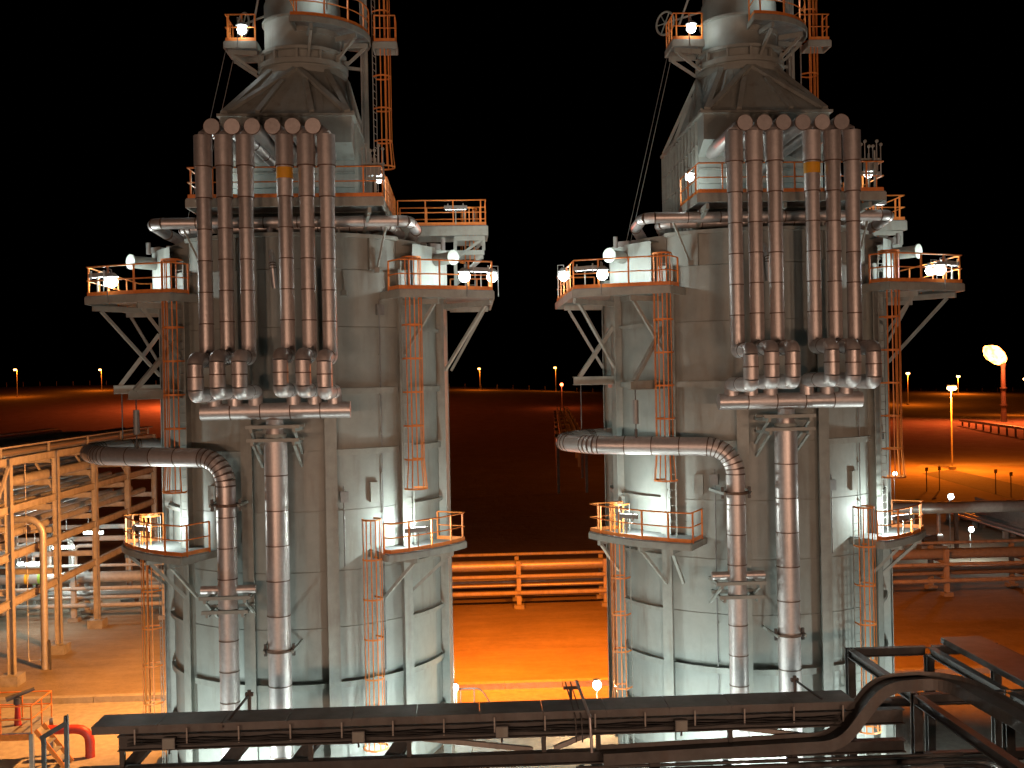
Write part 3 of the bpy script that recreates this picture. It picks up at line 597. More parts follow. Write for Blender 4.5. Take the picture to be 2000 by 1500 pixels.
# ------------------------------------------------------------------ low pipe rack across the yard
RY = 76.0
rack_x = [-45.4 + 6.15 * k for k in range(19)]
def low_frame(x, i):
    T = Thing('pipe_sleeper', 'low steel goal-post frame carrying yard pipes, ' + ('under the tall rack' if x < -24 else 'beside the tall rack' if x < -18 else 'hidden behind the rack-side furnace' if x < -2 else 'standing alone in the furnace gap' if x < 6 else 'behind the flare-side furnace' if x < 24 else 'in the open yard'), 'pipe support', (x, RY, 0), 'low yard pipe frames')
    for y in (RY - 1.2, RY + 1.4):
        T.part('post', MB().ibeam((x, y, 0.25), (x, y, 3.3), 0.3, 0.3, up=(0, 1, 0)), 'rack_steel'); T.part('plinth', MB().box((x, y, 0.12), (0.7, 0.7, 0.3)), 'concrete')
    for z in (1.25, 2.35): T.part('cross_beam', MB().ibeam((x, RY - 1.05, z), (x, RY + 1.25, z), 0.2, 0.24), 'rack_steel')
for i, x in enumerate(rack_x):
    low_frame(x, i)
for nm, y, z, r, m in (('slim top conduit pipe of the low yard rack', RY + 1.0, 3.45, 0.11, 'rack_steel'), ('fattest pale pipe lying on the low yard rack', RY - 0.35, 2.87, 0.38, 'pipe_grey'), ('front upper edge rail pipe of low yard rack', RY - 1.42, 2.28, 0.13, 'rack_steel'), ('middle pipe on the lower tier of low yard rack', RY + 0.2, 1.6, 0.2, 'pipe_grey'), ('front lower pipe on the low yard rack', RY - 0.7, 1.52, 0.13, 'pipe_grey'), ('lowest front tie pipe of the low yard rack', RY - 1.45, 1.12, 0.15, 'rack_steel'), ('rear lower pipe on the low yard rack', RY + 0.85, 1.56, 0.16, 'pipe_grey')):
    T = Thing('yard_pipe', nm, 'pipe', (-46, y, z), 'pipes on the low yard rack')
    for k in range(18): 
        x = rack_x[k]; T.part('pipe_length', MB().tube([(x, y, z), (x + 6.13, y, z)], r, 12), m)
    if r > 0.3:
        for x in (-30.5, -29.6): T.part('label_band', MB().tube([(x, y, z), (x + 0.3, y, z)], r + 0.012, 16), 'yellow' if x < -30 else 'green')

# ------------------------------------------------------------------ tall pipe rack
LX = -24.7; WX = 8.2; LYs = [45.6, 52.4, 59.2, 66.0, 72.8, 79.8, 86.6]; LZ = [12.1, 9.5, 6.95, 4.4]
T = Thing('tall_pipe_rack', 'tall open steel pipe rack of several tiers beside the furnace', 'pipe rack', (LX - WX / 2, 66, 0))
for y in LYs:
    for x in (LX, LX - WX):
        T.part('column', MB().ibeam((x, y, 0.5), (x, y, 12.3), 0.34, 0.36, up=(1, 0, 0)), 'rack_steel'); T.part('plinth', MB().span((x - 0.5, y - 0.55, 0), (x + 0.5, y + 0.55, 0.55)), 'concrete')
    for z in (11.75, 10.4, 8.9, 7.5, 5.0): T.part('cross_beam', MB().ibeam((LX - WX + 0.2, y, z), (LX - 0.2, y, z), 0.22, 0.34), 'rack_steel')
    for sx, x in ((-1, LX), (1, LX - WX)): T.part('knee_brace', MB().beam((x + sx * 0.2, y, 10.0), (x + sx * 1.2, y, 11.55), 0.12, 0.12), 'rack_steel')
for i in range(len(LYs) - 1):
    for x in (LX, LX - WX):
        for z in LZ: T.part('side_beam', MB().ibeam((x, LYs[i] + 0.2, z), (x, LYs[i + 1] - 0.2, z), 0.24, 0.42), 'rack_steel')
T.part('brace', MB().beam((LX + 0.1, 52.6, 4.5), (LX + 0.1, 59.0, 11.8), 0.14, 0.14), 'rack_steel')
T.part('brace', MB().beam((LX - WX, 66.2, 4.6), (LX - WX, 72.6, 9.4), 0.14, 0.14), 'rack_steel')
T.part('brace', MB().beam((LX - WX + .2, 72.8, 5.2), (LX - 4, 72.8, 8.8), 0.14, 0.14), 'rack_steel')
N2 = ['first', 'second', 'third', 'fourth', 'fifth', 'sixth', 'seventh', 'eighth', 'ninth']
k = 0
for lv, zc in (('top', 12.3), ('upper middle', 10.6), ('middle', 9.1), ('lower', 7.7)):
    m = 9 if lv == 'top' else 6
    for q in range(m):
        r = random.choice((0.14, 0.18, 0.22, 0.3)) if lv != 'top' else random.choice((0.2, 0.25, 0.3))
        x = LX - 0.75 - q * (WX - 1.5) / (m - 1) + random.uniform(-0.08, 0.08)
        single('rack_pipe', MB().tube([(0, 0, 0), (0, 43.0 - random.uniform(0, 1.5), 0)], r, 12), random.choice(('pipe_grey', 'rack_steel', 'alu')), f'{N2[q]} pipe from the furnace on the {lv} tier of the tall rack', 'pipe', 'pipes on the tall rack', (x, 44.6, zc + r - 0.02))
# cable tray deck along the top and its far rail
for q in range(2):
    T = Thing('cable_tray', ('covered cable tray along the furnace-side edge of the tall rack', 'covered cable tray along the far edge of the tall rack')[q], 'cable tray', (LX - 0.4 - q * 7.4, 45, 12.8))
    for i in range(len(LYs) - 1): T.part('cover', MB().span((LX - 0.75 - q * 7.4, LYs[i] + 0.02, 12.85), (LX + 0.0 - q * 7.4, LYs[i + 1] - 0.02, 12.93)), 'rack_steel')
    for i in range(len(LYs)): T.part('foot', MB().span((LX - 0.45 - q * 7.4, LYs[i] - 0.06, 12.3), (LX - 0.33 - q * 7.4, LYs[i] + 0.06, 12.852)), 'rack_steel')
# drop pipe in front of the rack, stair tower at the far end
T = Thing('drop_pipe', 'bent grey pipe coming down from the tall rack to the sand', 'pipe', (LX + 0.5, 62, 0)); b = gp(88, 1307)
T.part('pipe', MB().tube([p for p, _ in fillet([(LX - 2.0, 62.3, 8.6), (b.x, b.y + 0.1, 8.6), (b.x, b.y, 0.0)], 0.9)], 0.2, 14), 'pipe_grey'); T.part('stake', MB().beam((b.x + 0.35, b.y - 0.1, 0), (b.x + 0.3, b.y - 0.1, 1.7), 0.1, 0.1), 'dark_steel')
T.part('drain_line', MB().tube([(b.x - 0.9, b.y, 12.0), (b.x - 0.9, b.y, 0.5), (b.x, b.y, 0.5)], 0.03, 6), 'pipe_grey')
T = Thing('lattice_tower', 'pale lattice steel tower at the far end of the tall rack', 'tower', (-22.9, 88, 0))
for dx in (0, 1.9):
    for dy in (0, 2.2): T.part('leg', MB().beam((-23.6 + dx, 87.6 + dy, 0), (-23.6 + dx, 87.6 + dy, 13.0), 0.3, 0.3), 'rack_steel')
for k in range(9):
    z = 0.6 + k * 1.4; s = k % 2
    T.part('lattice', MB().beam((-23.6 + 1.9 * s, 87.5, z), (-21.7 - 1.9 * s, 87.5, z + 1.4), 0.1, 0.1), 'rack_steel'); T.part('tie', MB().beam((-23.6, 87.5, z + 0.02), (-21.7, 87.5, z + 0.02), 0.1, 0.12), 'rack_steel')
# equipment under the tall rack
for q, (x, y) in enumerate(((-28.3, 78.5), (-29.2, 80.5), (-31.2, 78.8), (-27.4, 81.0))):
    T = Thing('vertical_pipe', ('white riser pipe with green tag under the tall rack', 'thin white riser with loop under the tall rack', 'stout white riser beside the far columns of the tall rack', 'white riser pipe next to the low rack end')[q], 'pipe', (x, y, 0), 'white risers under the tall rack')
    T.part('pipe', MB().tube([p for p, _ in fillet([(x, y, 0.1), (x, y, 5.2 - q * 0.3), (x - 1.6, y, 5.2 - q * 0.3), (x - 1.6, y, 2.2)], 0.35)], 0.10 + 0.03 * (q % 2), 12), 'white_pipe')
    T.part('tag', MB().tube([(x, y, 1.9), (x, y, 2.25)], 0.15 + 0.03 * (q % 2), 12), ('green', 'yellow')[q % 2])
    T.part('foot', MB().box((x, y, 0.1), (0.5, 0.5, 0.22)), 'concrete')
T = Thing('equipment_skid', 'grey ribbed equipment unit standing under the tall rack', 'machine', (-33, 74, 0))
p = gp(10, 1160); T.part('casing', MB().span((p.x - 4.5, p.y, 0.3), (p.x + 0.6, p.y + 4, 3.0)), 'housing')
for q in range(6): T.part('rib', MB().box((p.x - 4 + q * 0.85, p.y - 0.06, 1.6), (0.12, 0.12, 2.5)), 'steel')
T.part('skid', MB().span((p.x - 4.8, p.y - 0.3, 0), (p.x + 0.9, p.y + 4.3, 0.3)), 'dark_steel')
def rack_light(px, py, Y, i, ln=1.2, power=150):
    p = at(px, py, Y)
    T = Thing('tube_light', ('tube light hanging low at the near bay', 'short tube light paired with the low near one', 'tube light hanging in the middle bay', 'bright tube light beside the white riser', 'small tube light high in the far bay', 'tube light left of pair in the far bay', 'tube light right of pair in the far bay', 'faint tube light at the near bay edge')[i] + ' of tall rack', 'light fixture', p, 'tall rack lights')
    T.part('housing', MB().beam(p + Vector((-ln / 2, 0, 0.1)), p + Vector((ln / 2, 0, 0.1)), 0.2, 0.08), 'housing'); T.part('tube', MB().tube([p + Vector((-ln / 2, 0, 0)), p + Vector((ln / 2, 0, 0))], 0.13, 10), 'glow_white')
    T.part('stem', MB().beam(p + Vector((0, 0, 0.1)), p + Vector((0, 0, 1.1)), 0.04, 0.04), 'housing'); T.light('POINT', p + Vector((0, -0.25, -0.15)), power, WHITE, 0.12)
for i, (px_, py_, Y, ln) in enumerate(((64, 1101, 72, 0.9), (40, 1101, 72, 0.3), (112, 1069, 76, 0.6), (133, 1068, 77, 0.8), (130, 1041, 82, 0.3), (173, 1040, 83, 0.7), (193, 1040, 83, 0.6), (68, 1069, 75, 0.6))): rack_light(px_, py_, Y, i, ln)

# ------------------------------------------------------------------ fire monitor stand, red main, bracket posts (bottom corner by the paving)
q = gp(45, 1490); X0, Y0 = q.x, q.y
T = Thing('monitor_stand', 'orange railed access stand on short grey legs', 'platform', (X0, Y0, 0))
dz = 1.7; pl = [(X0 - 1.6, Y0 - 1.3), (X0 + 0.9, Y0 - 1.3), (X0 + 0.9, Y0 + 0.9), (X0 - 1.6, Y0 + 0.9)]
T.part('deck', MB().slab(pl, dz - 0.05, dz), 'grating'); T.part('frame', MB().span((X0 - 1.6, Y0 - 1.36, dz - 0.3), (X0 + 0.9, Y0 - 1.3, dz - 0.05)), 'orange')
for p in pl:
    T.part('leg', MB().beam((p[0], p[1], 0), (p[0], p[1], dz - 0.05), 0.16, 0.16), 'steel')
for a, b in ((0, 1), (1, 2), (2, 3), (3, 0)):
    for h, nm in ((1.1, 'top_rail'), (0.55, 'mid_rail')): T.part(nm, MB().tube([(*pl[a], dz + h), (*pl[b], dz + h)], 0.028, 6), 'orange')
    n = 2
    for k in range(n): f = k / n; T.part('post', MB().beam((pl[a][0] + (pl[b][0] - pl[a][0]) * f, pl[a][1] + (pl[b][1] - pl[a][1]) * f, dz - 0.05), (pl[a][0] + (pl[b][0] - pl[a][0]) * f, pl[a][1] + (pl[b][1] - pl[a][1]) * f, dz + 1.1), 0.05, 0.05), 'orange')
for k in range(4): T.part('tread', MB().box((X0 + 1.1 + 0.26 * k, Y0 - 0.6, dz - 0.25 - 0.36 * k), (0.26, 0.8, 0.04)), 'grating')
for s in (-1, 1): T.part('stair_string', MB().beam((X0 + 0.95, Y0 - 0.6 + s * 0.42, dz), (X0 + 2.15, Y0 - 0.6 + s * 0.42, 0.05), 0.04, 0.18), 'orange')
T = Thing('fire_monitor', 'dark red fire water monitor gun on the orange railed stand', 'fire monitor', (X0 - 0.1, Y0 - 0.2, dz))
T.part('pedestal', MB().tube([(X0 - 0.1, Y0 - 0.2, dz), (X0 - 0.1, Y0 - 0.2, dz + 0.9)], [0.15, 0.1], 12), 'red_paint'); T.part('swivel', MB().tube([(X0 - 0.1, Y0 - 0.2, dz + 0.9), (X0 - 0.1, Y0 - 0.2, dz + 1.15)], 0.16, 12), 'dark_steel')
T.part('barrel', MB().tube([(X0 - 0.5, Y0 - 0.4, dz + 1.15), (X0 + 0.5, Y0 + 0.1, dz + 1.45)], [0.12, 0.07], 12), 'dark_steel')
g = gp(140, 1500)
T = Thing('fire_main', 'red fire water pipe with an elbow turning down to the paving', 'pipe', (g.x, g.y, 0))
T.part('pipe', MB().tube([p for p, _ in fillet([(X0 + 0.9, Y0 + 0.4, 1.25), (X0 + 2.7, Y0 + 0.4, 1.25), (X0 + 2.7, Y0 + 0.4, 0.0)], 0.55)], 0.2, 16), 'red_paint')
T = Thing('stanchion', 'grey double stanchion with slanting top arm beside the red pipe', 'pipe support', at(110, 1500, 38))
for dx in (85, 130): p = at(dx, 1440, 38); T.part('post', MB().beam((p.x, p.y, 0), (p.x, p.y, p.z + (0.75 if dx > 100 else 0.0)), 0.13, 0.13), 'dark_steel')
a, b = at(80, 1442, 37.9), at(130, 1412, 37.9); T.part('arm', MB().beam(a, b, 0.12, 0.16), 'dark_steel'); b = at(132, 1398, 37.9)
for k in range(2): T.part('stud', MB().tube([b + Vector((-0.1 * k, 0, -0.3)), b + Vector((-0.1 * k, 0, 0.05 - 0.08 * k))], 0.03, 6), 'dark_steel')

# ------------------------------------------------------------------ foreground cable and pipe bridge
FY = 30.0
xl, xr = at(188, 1400, FY).x, at(1660, 1360, FY).x; zt = at(900, 1398, FY - 0.45).z
T = Thing('cable_bridge', 'long dark steel bridge with covered cable tray before the furnaces', 'cable bridge', (0, FY, 0))
n = 12
for k in range(n):
    a = xl + (xr - xl) * k / n; b = xl + (xr - xl) * (k + 1) / n
    T.part('tray_cover', MB().span((a + 0.008, FY - 0.45, zt - 0.02 + random.uniform(0, 0.006)), (b - 0.008, FY + 0.65, zt + 0.03)), 'tray')
    T.part('tray_side', MB().span((a, FY - 0.40, zt - 0.2), (b - 0.004, FY - 0.36, zt - 0.025)), 'tray')
T.part('girder', MB().ibeam((xl + 0.7, FY - 0.3, zt - 0.46), (xr + 1.4, FY - 0.3, zt - 0.46), 0.3, 0.42), 'dark_steel')
T.part('girder', MB().ibeam((xl + 0.7, FY + 0.55, zt - 0.46), (xr + 1.4, FY + 0.55, zt - 0.46), 0.3, 0.42), 'dark_steel')
T.part('bottom_chord', MB().ibeam((xl - 0.4, FY - 0.35, zt - 1.28), (xr + 1.4, FY - 0.35, zt - 1.28), 0.3, 0.34), 'dark_steel')
T.part('bottom_chord', MB().ibeam((xl - 0.4, FY + 0.9, zt - 1.72), (xr + 1.4, FY + 0.9, zt - 1.72), 0.3, 0.34), 'dark_steel')
nodes = [xl + 0.8, at(610, 1430, FY).x, at(800, 1430, FY).x, at(1060, 1430, FY).x, at(1165, 1430, FY).x, at(1420, 1420, FY).x, at(1640, 1420, FY).x]
for i, x in enumerate(nodes):
    T.part('upright', MB().beam((x, FY - 0.33, zt - 1.12), (x, FY - 0.33, zt - 0.66), 0.12, 0.16), 'dark_steel')
    if i in (0, 4, 6): T.part('column', MB().ibeam((x, FY + 0.2, 0), (x, FY + 0.2, zt - 1.45), 0.3, 0.3, up=(0, 1, 0)), 'rack_steel')
for a, b in ((2, 3), (4, 3), (5, 6)): T.part('diagonal', MB().beam((nodes[a], FY - 0.1, zt - 0.66), (nodes[b] - 0.3 * (1 if b > a else -1), FY - 0.1, zt - 1.12), 0.12, 0.13), 'rack_steel')
for i, x in enumerate((xl + 0.9, xl + 3.6, xl + 5.6, xl + 8.2)):       # slanting ladder trays falling away below
    T.part('sloping_tray', MB().beam((x + 0.5, FY + 0.7, zt - 0.66), (x - 1.1, FY - 0.9, zt - 2.4), 0.55, 0.1), 'tray')
for q, (dy, dz, r, a, b) in enumerate(((-0.75, -1.62, 0.09, -9.0, 13.0), (-1.0, -1.75, 0.11, -3.0, 13.2), (-1.35, -1.98, 0.16, -10.5, 14.0), (-1.75, -1.9, 0.05, -2.0, 13.0), (-0.5, -1.55, 0.05, 3.0, 14.0), (-1.55, -1.80, 0.06, 1.0, 14.0))):
    T = Thing('bridge_pipe', ('slim dark pipe under the cable bridge chord', 'dark pipe running from mid bridge to the side rack', 'fattest dark pipe low in front of the cable bridge', 'thin tubing line in front of the cable bridge', 'thin tubing line tucked under the bridge chord', 'thin tubing line between the bridge pipes')[q], 'pipe', (a, FY + dy, zt + dz), 'pipes along the cable bridge')
    nn = max(1, round((b - a) / 4))
    for k in range(nn): T.part('pipe_length', MB().tube([(a + (b - a) * k / nn, FY + dy, zt + dz), (a + (b - a) * (k + 1) / nn - 0.004, FY + dy, zt + dz)], r, 10), ('dark_steel', 'pipe_grey')[q % 2])
    for x in (a + 2.2, a + 6.1): T.part('valve', MB().box((x, FY + dy, zt + dz), (0.3, r * 2 + 0.1, r * 2 + 0.08)).tube([(x, FY + dy, zt + dz), (x, FY + dy - 0.05, zt + dz + 0.28)], 0.03, 6), 'dark_steel')
T = Thing('bridge_trestle', 'lower steel beam line standing before the cable bridge', 'steel frame', (0, FY - 2.4, 0))
T.part('beam', MB().ibeam((-10.6, FY - 2.4, zt - 2.2), (14.2, FY - 2.4, zt - 2.2), 0.25, 0.3), 'rack_steel')
for px_ in (858, 1640, 1790): p = at(px_, 1450, FY - 2.4); T.part('post', MB().ibeam((p.x, FY - 2.4, 0), (p.x, FY - 2.4, zt - 1.2), 0.24, 0.24, up=(0, 1, 0)), 'rack_steel')
for px_ in (250, 520, 1150, 1450): p = at(px_, 1450, FY - 1.2); T.part('bearer', MB().beam((p.x, FY - 2.3, zt - 2.03), (p.x, FY + 0.8, zt - 2.03), 0.15, 0.2), 'dark_steel')
T = Thing('cable_bundle', 'sagging black cable bundle slung along the front of the cable bridge', 'cable', (0, FY - 0.5, zt - 0.5))
for q in range(3):
    pts = [(xl + 1 + (xr - xl - 1.5) * k / 60, FY - 0.5 - 0.03 * q, zt - 0.34 - 0.05 * q - 0.05 * abs(math.sin(k * 0.52 + q))) for k in range(61)]; T.part('cable', MB().tube(pts, 0.018, 5), 'cable')
for k in range(15): x = xl + 1.2 + k * (xr - xl - 1.6) / 14; T.part('hanger', MB().beam((x, FY - 0.53, zt - 0.5), (x, FY - 0.53, zt - 0.05), 0.04, 0.03), 'rack_steel')
for q, px_ in enumerate((330, 700, 980, 1330)):
    p = at(px_, 1418, FY - 0.5); T = Thing('junction_box', ('grey junction box near the end of the bridge', 'grey junction box before the straight pipe', 'grey junction box facing the furnace gap', 'grey junction box before the flare-side furnace')[q], 'junction box', (p.x, FY - 0.53, zt - 0.5), 'bridge junction boxes')
    T.part('box', MB().box((p.x, FY - 0.52, zt - 0.45), (0.34, 0.14, 0.3)), 'housing'); T.part('gland', MB().tube([(p.x, FY - 0.52, zt - 0.6), (p.x, FY - 0.52, zt - 0.75)], 0.03, 8), 'dark_steel'); T.part('lid', MB().box((p.x, FY - 0.6, zt - 0.45), (0.3, 0.02, 0.26)), 'steel')
# bent conduit riser standing over the tray
T = Thing('conduit_riser', 'cranked copper-coloured conduits crossing over the bridge tray', 'conduit', at(1150, 1400, FY - 0.7))
for q, (pts, r) in enumerate((([(1126, 1330, 0.7), (1152, 1400, -0.7), (1156, 1470, -0.8)], 0.045), ([(1104, 1332, 0.7), (1124, 1400, -0.6), (1126, 1450, -0.7)], 0.02), ([(1114, 1332, 0.7), (1136, 1402, -0.6), (1138, 1450, -0.7)], 0.02))):
    T.part('conduit', MB().tube([p for p, _ in fillet([at(a, b, FY + c) for a, b, c in pts], 0.12)], r, 8), ('alu', 'dark_steel', 'dark_steel')[q])
T.part('clip_bar', MB().beam(at(1100, 1344, FY + 0.6), at(1130, 1343, FY + 0.6), 0.06, 0.08), 'dark_steel'); T.part('clip_post', MB().beam(at(1114, 1344, FY + 0.62), at(1115, 1366, FY + 0.62), 0.08, 0.08), 'dark_steel')
for nm, a, b in (('slanting stay on the bridge tray before the fat riser', (487, 1356), (435, 1420)), ('slanting stay on the bridge tray before the straight pipe', (1552, 1328), (1605, 1365))):
    T = Thing('stay', nm, 'stay', at(*b, FY + 0.1)); p, q = at(*a, FY + 0.68), at(*b, FY - 0.42)
    T.part('rod', MB().beam(p, q, 0.05, 0.05), 'dark_steel'); T.part('post', MB().beam(p + Vector((0, 0, 0.12)), Vector((p.x, p.y, zt - 0.3)), 0.09, 0.09), 'dark_steel'); T.part('head', MB().box(p, (0.22, 0.12, 0.1)), 'dark_steel')

# side rack coming towards the viewer, with walkway and arched tray
zr = 6.65; T = Thing('side_rack', 'dark steel side rack frame joining the end of the cable bridge', 'pipe rack', (15, 28, 0))
XA = 12.9; XB = 15.6; XC = 17.9; Ys = [18.0, 24.0, 30.0, 35.2]
for X in (XA, XB, XC):
    for i in range(3): T.part('side_beam', MB().ibeam((X, Ys[i] + 0.13, zr), (X, Ys[i + 1] - 0.13, zr), 0.24, 0.28), 'dark_steel')
    for y in Ys: T.part('column', MB().ibeam((X, y, 0), (X, y, zr - 0.15 if X == XB else zr + 0.14), 0.26, 0.26, up=(0, 1, 0)), 'dark_steel')
for y in Ys:
    for z in (zr, zr - 1.7):
        T.part('cross_beam', MB().ibeam((XA + 0.13, y, z), (XB - 0.13, y, z), 0.24, 0.28), 'dark_steel'); T.part('cross_beam', MB().ibeam((XB + 0.13, y, z), (XC - 0.13, y, z), 0.24, 0.28), 'dark_steel')
T = Thing('walkway_tray', 'wide flat covered tray lying along the side rack', 'cable tray', (16.7, 26, 6.8))
for k in range(9): T.part('cover', MB().span((16.15, 17.5 + k * 2.0, 6.96), (17.55, 19.49 + k * 2.0, 7.0)), 'tray'); 
for s in (0, 1): T.part('side', MB().span((16.15 + s * 1.36, 17.5, 6.8), (16.19 + s * 1.36, 35.5, 6.958)), 'dark_steel')
T = Thing('arched_tray', 'cable tray arching up off the bridge and turning along the side rack', 'cable tray', (12, FY, 6))
cen = [p for p, _ in fillet([(3.7, FY - 0.7, zt - 1.15), (10.3, FY - 0.7, zt - 1.0), (11.6, FY - 0.65, zt + 0.55), (13.6, FY - 0.6, zt + 0.62), (14.2, FY - 3.5, zt + 0.35), (14.25, 17.0, zt + 0.2)], 1.1)]
for nm, o, hh in (('tray_bed', 0, 0.03), ('tray_wall', 0.36, 0.16), ('tray_wall', -0.36, 0.16)):
    mb = MB(); L = []
    for i, p in enumerate(cen):
        d = (cen[min(i + 1, len(cen) - 1)] - cen[max(i - 1, 0)]); s = Vector((d.y, -d.x, 0)).normalized(); L.append((p, s, s.cross(d).normalized() * (1 if s.cross(d).z >= 0 else -1)))
    wv = 0.36 if nm == 'tray_bed' else 0.015; vs = []
    for p, s, u in L: c = p + s * o; vs += [c - s * wv - u * hh, c + s * wv - u * hh, c + s * wv + u * hh, c - s * wv + u * hh]
    fs = [(i * 4 + k, i * 4 + (k + 1) % 4, i * 4 + 4 + (k + 1) % 4, i * 4 + 4 + k) for i in range(len(L) - 1) for k in range(4)] + [(3, 2, 1, 0), tuple(len(vs) - 4 + k for k in range(4))]
    mb.add(vs, fs); T.part(nm, mb, 'tray')
for q in range(6):
    o = 0.24 * q
    single('bent_pipe', MB().tube([p for p, _ in fillet([(10.5, FY - 0.2 - o, 5.0), (15.2 - o, FY - 0.2 - o, 5.0), (15.2 - o, 17.0, 5.0)], 0.4)], 0.05 + 0.02 * (q % 2), 8), ('pipe_grey', 'dark_steel')[q % 2], f'{N2[q]} small bent pipe from the outside of the bend under the arched tray', 'pipe', 'bent pipes under the arched tray')
T = Thing('front_pipe', 'stout pale pipe at the foot of the cable bridge', 'pipe', (0, FY - 3.4, 4.3))
for k in range(5): T.part('pipe_length', MB().tube([(3.2 + k * 2.6, FY - 3.4, zt - 2.42), (5.79 + k * 2.6, FY - 3.4, zt - 2.42)], 0.16, 14), 'pipe_grey')

# ------------------------------------------------------------------ lamps at the furnace feet and in the yard
def small_lamp(label, p, col, power, glow, r=0.14, post=True, group='yard lamps', drop=None, size=0.12):
    p = Vector(p); T = Thing('yard_lamp', label, 'lamp', p, group)
    T.part('globe', MB().tube([p + Vector((0, 0, -r)), p + Vector((0, 0, -r * .5)), p, p + Vector((0, 0, r * .5)), p + Vector((0, 0, r))], [r * .45, r * .9, r, r * .9, r * .4], 12), glow)
    T.part('cap', MB().tube([p + Vector((0, 0, r)), p + Vector((0, 0, r + 0.06))], r * 0.9, 12), 'housing')
    if post: T.part('pole', MB().tube([(p.x + 0.02, p.y + r + 0.05, p.z - 0.1), (p.x + 0.02, p.y + r + 0.05, gh(p.x, p.y))], 0.035, 6), 'housing'); T.part('arm', MB().beam(p + Vector((0, 0, r)), p + Vector((0.02, r + 0.05, -0.1)), 0.04, 0.04), 'housing')
    T.light('POINT', p + Vector((0, -r - 0.1, 0)), power, col, size)
small_lamp('bright lamp low beside the foot of the flare-side furnace in the gap', at(1166, 1338, 48), (1.0, 0.62, 0.3), 900, 'glow_white', 0.2)
small_lamp('white lamp at the foot of the rack-side furnace in the gap', at(890, 1343, 46.5), WHITE, 350, 'glow_white', 0.13)
small_lamp('white yard lamp by the big pipe beyond the furnace', at(1857, 970, 95), WHITE, 260, 'glow_white', 0.26)
small_lamp('white yard lamp low among pipe rack equipment', at(1897, 1034, 88), WHITE, 500, 'glow_white', 0.22)
small_lamp('white yard lamp behind the deck of the flare-side furnace', at(1748, 926, 105), WHITE, 200, 'glow_white', 0.22)
T = Thing('handrail', 'small curved dark handrail by the furnace foot', 'handrail', at(895, 1370, 47)); p = at(895, 1345, 47)
T.part('rail', MB().tube([p for p, _ in fillet([p, p + Vector((1.0, 0, 0.0)), p + Vector((1.7, 0, -1.2))], 0.5)], 0.025, 6), 'dark_steel')
for dx in (0.1, 0.7): T.part('post', MB().tube([p + Vector((dx, 0, 0)), Vector((p.x + dx, p.y, 0.0))], 0.025, 6), 'dark_steel')

def lamp_post(label, foot, head_z, power, r=0.5, glow='glow_sodium', col=SODIUM, group='sodium lamp posts', size=0.3, arm=1.0):
    f = Vector(foot); f.z = gh(f.x, f.y); T = Thing('lamp_post', label, 'street lamp', f, group)
    T.part('pole', MB().tube([f - Vector((0, 0, 0.3)), Vector((f.x, f.y, head_z))], [0.16, 0.09], 10), 'rack_steel'); T.part('base', MB().box(f + Vector((0, 0, 0.25)), (0.9, 0.9, 0.55)), 'concrete')
    h = Vector((f.x - arm * 0.3, f.y - arm, head_z)); T.part('arm', MB().beam((f.x, f.y, head_z - 0.1), h + Vector((0, 0, 0.12)), 0.1, 0.1), 'rack_steel')
    T.part('lantern', MB().box(h + Vector((0, 0, 0.18 + r * 0.3)), (r * 1.3, r * 1.3, 0.14)), 'housing'); T.part('bulb', MB().tube([h + Vector((0, 0, -r * .55)), h + Vector((0, 0, -r * .2)), h + Vector((0, 0, r * .3))], [r * 0.5, r * .95, r * .8], 14), glow)
    T.light('POINT', h + Vector((0, -r * 0.3, -r * 0.75)), power, col, size)
p = gp(1860, 917); lamp_post('tall sodium lamp post in the yard beside the road', p, at(1860, 757, p.y).z, 44000, 0.85)
p = gp(1774, 800); lamp_post('distant sodium lamp post seen past the deck of the flare-side furnace', p, at(1774, 729, p.y).z, 13000, 0.9)
p = gp(1872, 790); lamp_post('distant sodium lamp post behind the tall yard post', p, at(1872, 735, p.y).z, 13000, 0.95)
p = gp(2003, 812); lamp_post('distant sodium lamp post beyond the flare stack', p, at(2001, 740, p.y).z, 13000, 0.9)
def far_post(px, y0, Y, i, r=0.8):
    h = at(px, y0, Y); f = Vector((h.x, h.y, 0))
    lamp_post(('perimeter lamp post farthest out beyond the tall rack', 'perimeter lamp post close to the rack-side furnace edge', 'perimeter lamp post in the gap nearer the rack-side furnace', 'perimeter lamp post in the gap nearer the flare-side furnace')[i], f, h.z, 8000, r, 'glow_far', SODIUM, 'perimeter lamp posts', 0.5, 1.2)
for i, (px_, y0, Y) in enumerate(((33, 722, 520), (198, 722, 560), (937, 720, 600), (1085, 718, 600))): far_post(px_, y0, Y, i)
h = at(1097, 751, 430); T = Thing('warning_light', 'red-orange warning light on a pole in the dark desert gap', 'lamp', (h.x, h.y, gh(h.x, h.y)))
T.part('pole', MB().tube([(h.x, h.y, gh(h.x, h.y) - .5), (h.x, h.y, h.z - 0.5)], 0.12, 8), 'rack_steel'); T.part('bulb', MB().tube([h - Vector((0, 0, .6)), h, h + Vector((0, 0, .6))], [0.35, 0.75, 0.35], 12), 'glow_red'); T.light('POINT', h + Vector((0, -1.2, 0)), 1500, FLARE, 0.4)
# perimeter fence along the ridge
T = Thing('perimeter_fence', 'long wire fence on posts along the far desert ridge', 'fence', (0, 640, 0), None)
pm = MB().beam((0, 0, -0.4), (0, 0, 2.6), 0.22, 0.22).mesh('fence_post'); setm(pm, 'rack_steel'); prev = None
for k in range(72):
    x = -330 + k * 9.5; y = 632 - 0.0 * x; z = gh(x, y); T.inst('fence_post', pm, (x, y, z))

